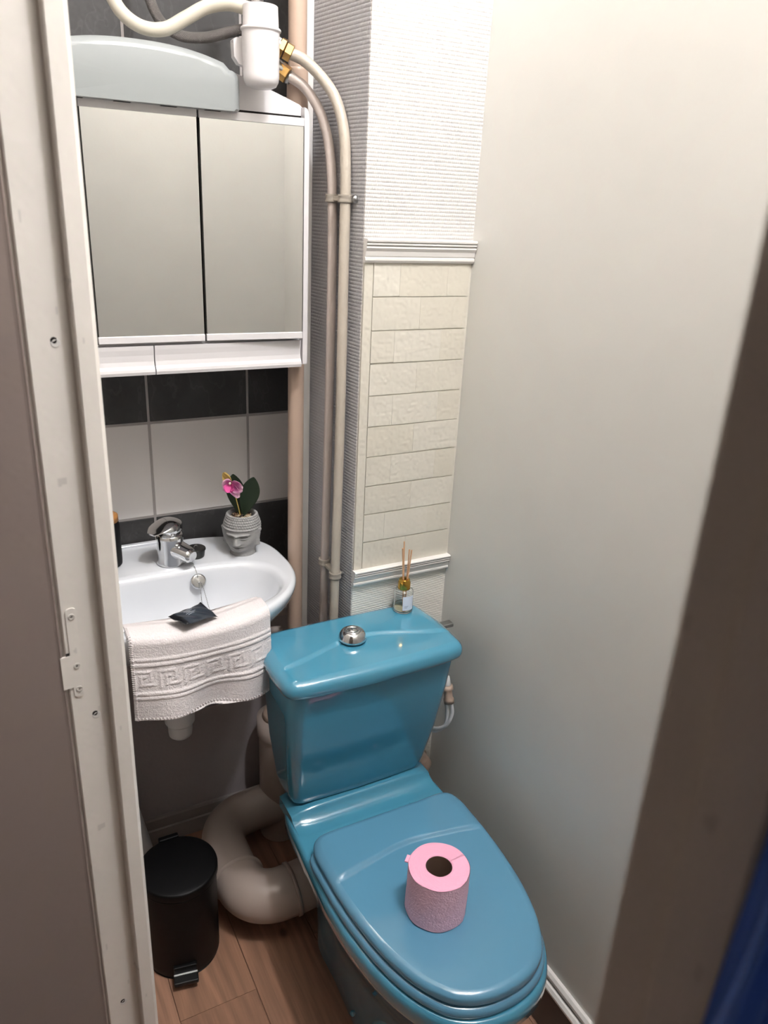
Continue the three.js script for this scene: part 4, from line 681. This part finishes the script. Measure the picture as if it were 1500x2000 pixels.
// valve group above the cabinet
{
  const t = thing('siphon_cup', 'white plastic siphon cup hanging above the mirrored cabinet', 'siphon'); t.position.set(0.4955, 1.764, -1.385);
  mesh('cup', lathe([[0, 0], [0.016, 0.0004], [0.0245, 0.004], [0.0285, 0.011], [0.0295, 0.018], [0.0305, 0.082], [0.0325, 0.083], [0.033, 0.085], [0.032, 0.087], [0.0292, 0.0875], [0.0280, 0.118], [0.0265, 0.119], [0.0255, 0.117], [0.025, 0.06], [0, 0.058]], 56), M.plastic, t);
  mesh('bracket', sweep([[-0.038, 0.046], [-0.039, 0.070], [-0.034, 0.074], [-0.02, 0.074], [-0.02, 0.034], [-0.03, 0.036]], -0.038, -0.022, (p, q, h) => [p, q, h]), M.plastic, t);
  const h = thing('drain_hose', 'cream plastic drain hose curving above the cabinet', 'hose');
  mesh('hose', tube([[0.255, 2.05, -1.49], [0.262, 1.96, -1.475], [0.272, 1.898, -1.46], [0.289, 1.858, -1.45], [0.318, 1.8385, -1.44], [0.352, 1.8390, -1.435], [0.385, 1.857, -1.43], [0.42, 1.877, -1.425], [0.452, 1.884, -1.415], [0.484, 1.8785, -1.40]], 0.0105, 90, 18), M.hose, h);
  const b = thing('braided_hose', 'grey braided metal hose behind the cream drain hose', 'hose');
  mesh('hose', tube([[0.352, 2.05, -1.57], [0.356, 1.95, -1.565], [0.362, 1.898, -1.56], [0.378, 1.868, -1.555], [0.408, 1.852, -1.55], [0.45, 1.853, -1.54], [0.49, 1.864, -1.52], [0.53, 1.872, -1.49]], 0.0088, 90, 16), M.braid, b);
  const g = thing('safety_valve', 'brass and chrome pipe fittings right of the white siphon cup', 'valve');
  mesh('body', mergeGeometries([along(new THREE.CylinderGeometry(0.014, 0.014, 0.06, 20).translate(0, 0.03, 0), [0.500, 1.868, -1.45], [0.548, 1.838, -1.44]).toNonIndexed(), along(new THREE.CylinderGeometry(0.013, 0.013, 0.055, 20).translate(0, 0.0275, 0), [0.515, 1.835, -1.468], [0.562, 1.804, -1.459]).toNonIndexed(), along(new THREE.CylinderGeometry(0.012, 0.012, 0.22, 20).translate(0, 0, 0), [0.515, 1.93, -1.46], [0.515, 2.1, -1.46]).toNonIndexed()]), M.steel, g);
  const nut = (a, b, r, l) => along(lathe([[0, 0], [r * 0.92, 0], [r, l * 0.08], [r, l * 0.92], [r * 0.92, l], [0, l]], 6), a, b).toNonIndexed();
  const flat = q => { q.computeVertexNormals(); return q; };
  mesh('nut', flat(nut([0.537, 1.845, -1.443], [0.566, 1.8295, -1.435], 0.0145, 0.012)), M.chrome, g);
  mesh('nut', flat(nut([0.5485, 1.839, -1.440], [0.58, 1.823, -1.43], 0.0165, 0.009)), M.brass, g);
  mesh('nut', flat(nut([0.5575, 1.8345, -1.4375], [0.58, 1.823, -1.43], 0.0150, 0.013)), M.brass, g);
  mesh('nut', flat(nut([0.556, 1.808, -1.461], [0.592, 1.783, -1.445], 0.0145, 0.018)), M.brass, g);
  mesh('sleeve', along(lathe([[0.008, 0], [0.0118, 0], [0.0112, 0.006], [0.008, 0.006]], 20), [0.571, 1.797, -1.456], [0.592, 1.783, -1.445]), M.steel, g);
}

// ---------------------------------------------------------------- pedal bin
{
  const t = thing('pedal_bin', 'small black pedal bin on the floor under the basin', 'bin'); t.position.set(0.2595, 0, -1.307);
  const R = 0.0815;
  mesh('body', lathe([[0, 0.003], [R - 0.004, 0.003], [R - 0.001, 0.008], [R - 0.0005, 0.02], [R - 0.001, 0.222], [R + 0.0010, 0.2235], [R + 0.0010, 0.2265], [R - 0.003, 0.228], [0, 0.228]], 64), M.black, t);
  mesh('lid', lathe([[0, 0.2285], [R + 0.0012, 0.2285], [R + 0.0028, 0.230], [R + 0.0028, 0.243], [R + 0.0015, 0.2465], [R - 0.002, 0.248], [R - 0.01, 0.2495], [0.04, 0.254], [0, 0.2555]], 64), M.black, t);
  mesh('base_ring', lathe([[0, 0], [R - 0.003, 0], [R - 0.002, 0.004], [0, 0.004]], 48), M.rubber, t);
  mesh('hinge', rbox(-0.022, 0.022, 0.20, 0.252, -R - 0.009, -R + 0.004, 0.003), M.black, t);
  const p = new THREE.Group(); p.name = 'pedal'; p.rotation.y = -0.18; t.add(p);
  mesh('tread', rbox(-0.026, 0.026, 0.017, 0.027, R + 0.002, R + 0.029, 0.003), M.rubber, p);
  mesh('bracket', rbox(-0.025, 0.025, 0.014, 0.045, R - 0.012, R + 0.006, 0.003), M.black, p);
  mesh('metal_strip', rbox(-0.025, 0.025, 0.0262, 0.0292, R + 0.006, R + 0.0102, 0.001, 1), std({ color: 0xd8d8d8, metalness: 0.4, roughness: 0.4 }), p);
}

// ---------------------------------------------------------------- blue cloth on the corridor side of the frame
{
  const t = thing('blue_garment', 'shiny blue folded cloth hanging beside the dark door frame', 'garment'); 
  const rows = [], nu = 70, nv = 40;
  const P = (i, j, th) => { const f = i / nu, g = j / nv, y = 1.62 - g * 0.75, u = UR + 0.0405 + f * 0.17; const v = -0.006 - 0.010 * Math.abs(Math.sin(f * 14 + g * 3.5 + 0.8 * Math.sin(g * 9))) * smooth(0, 0.08, f) - 0.0045 * Math.sin(f * 85 + g * 21 + 3 * Math.sin(g * 16)) * smooth(0, 0.03, f) - 0.012 * smooth(0, 0.2, f) - 0.006 * Math.sin(f * 30 + g * 14) * smooth(0.04, 0.2, f) + th; return wmap(u + 0.0025 * Math.sin(g * 11), v, y); };
  for (let j = 0; j <= nv; j++) { const r = []; for (let i = 0; i <= nu; i++) r.push(P(i, j, -0.001)); for (let i = nu; i >= 0; i--) r.push(P(i, j, 0.001)); rows.push(r); }
  mesh('cloth', loft(rows), M.blueCloth, t);
  mesh('hook', mergeGeometries([tube([wmap(UR + 0.12, 0.004, 1.63), wmap(UR + 0.12, -0.03, 1.63), wmap(UR + 0.12, -0.04, 1.645)], 0.004, 12, 8), tube([wmap(UR + 0.12, 0.004, 1.61), wmap(UR + 0.12, -0.02, 1.60), wmap(UR + 0.12, -0.03, 1.61)], 0.004, 12, 8)]), M.steel, t);
}
scene.updateMatrixWorld(true);
renderer.render(scene, camera);
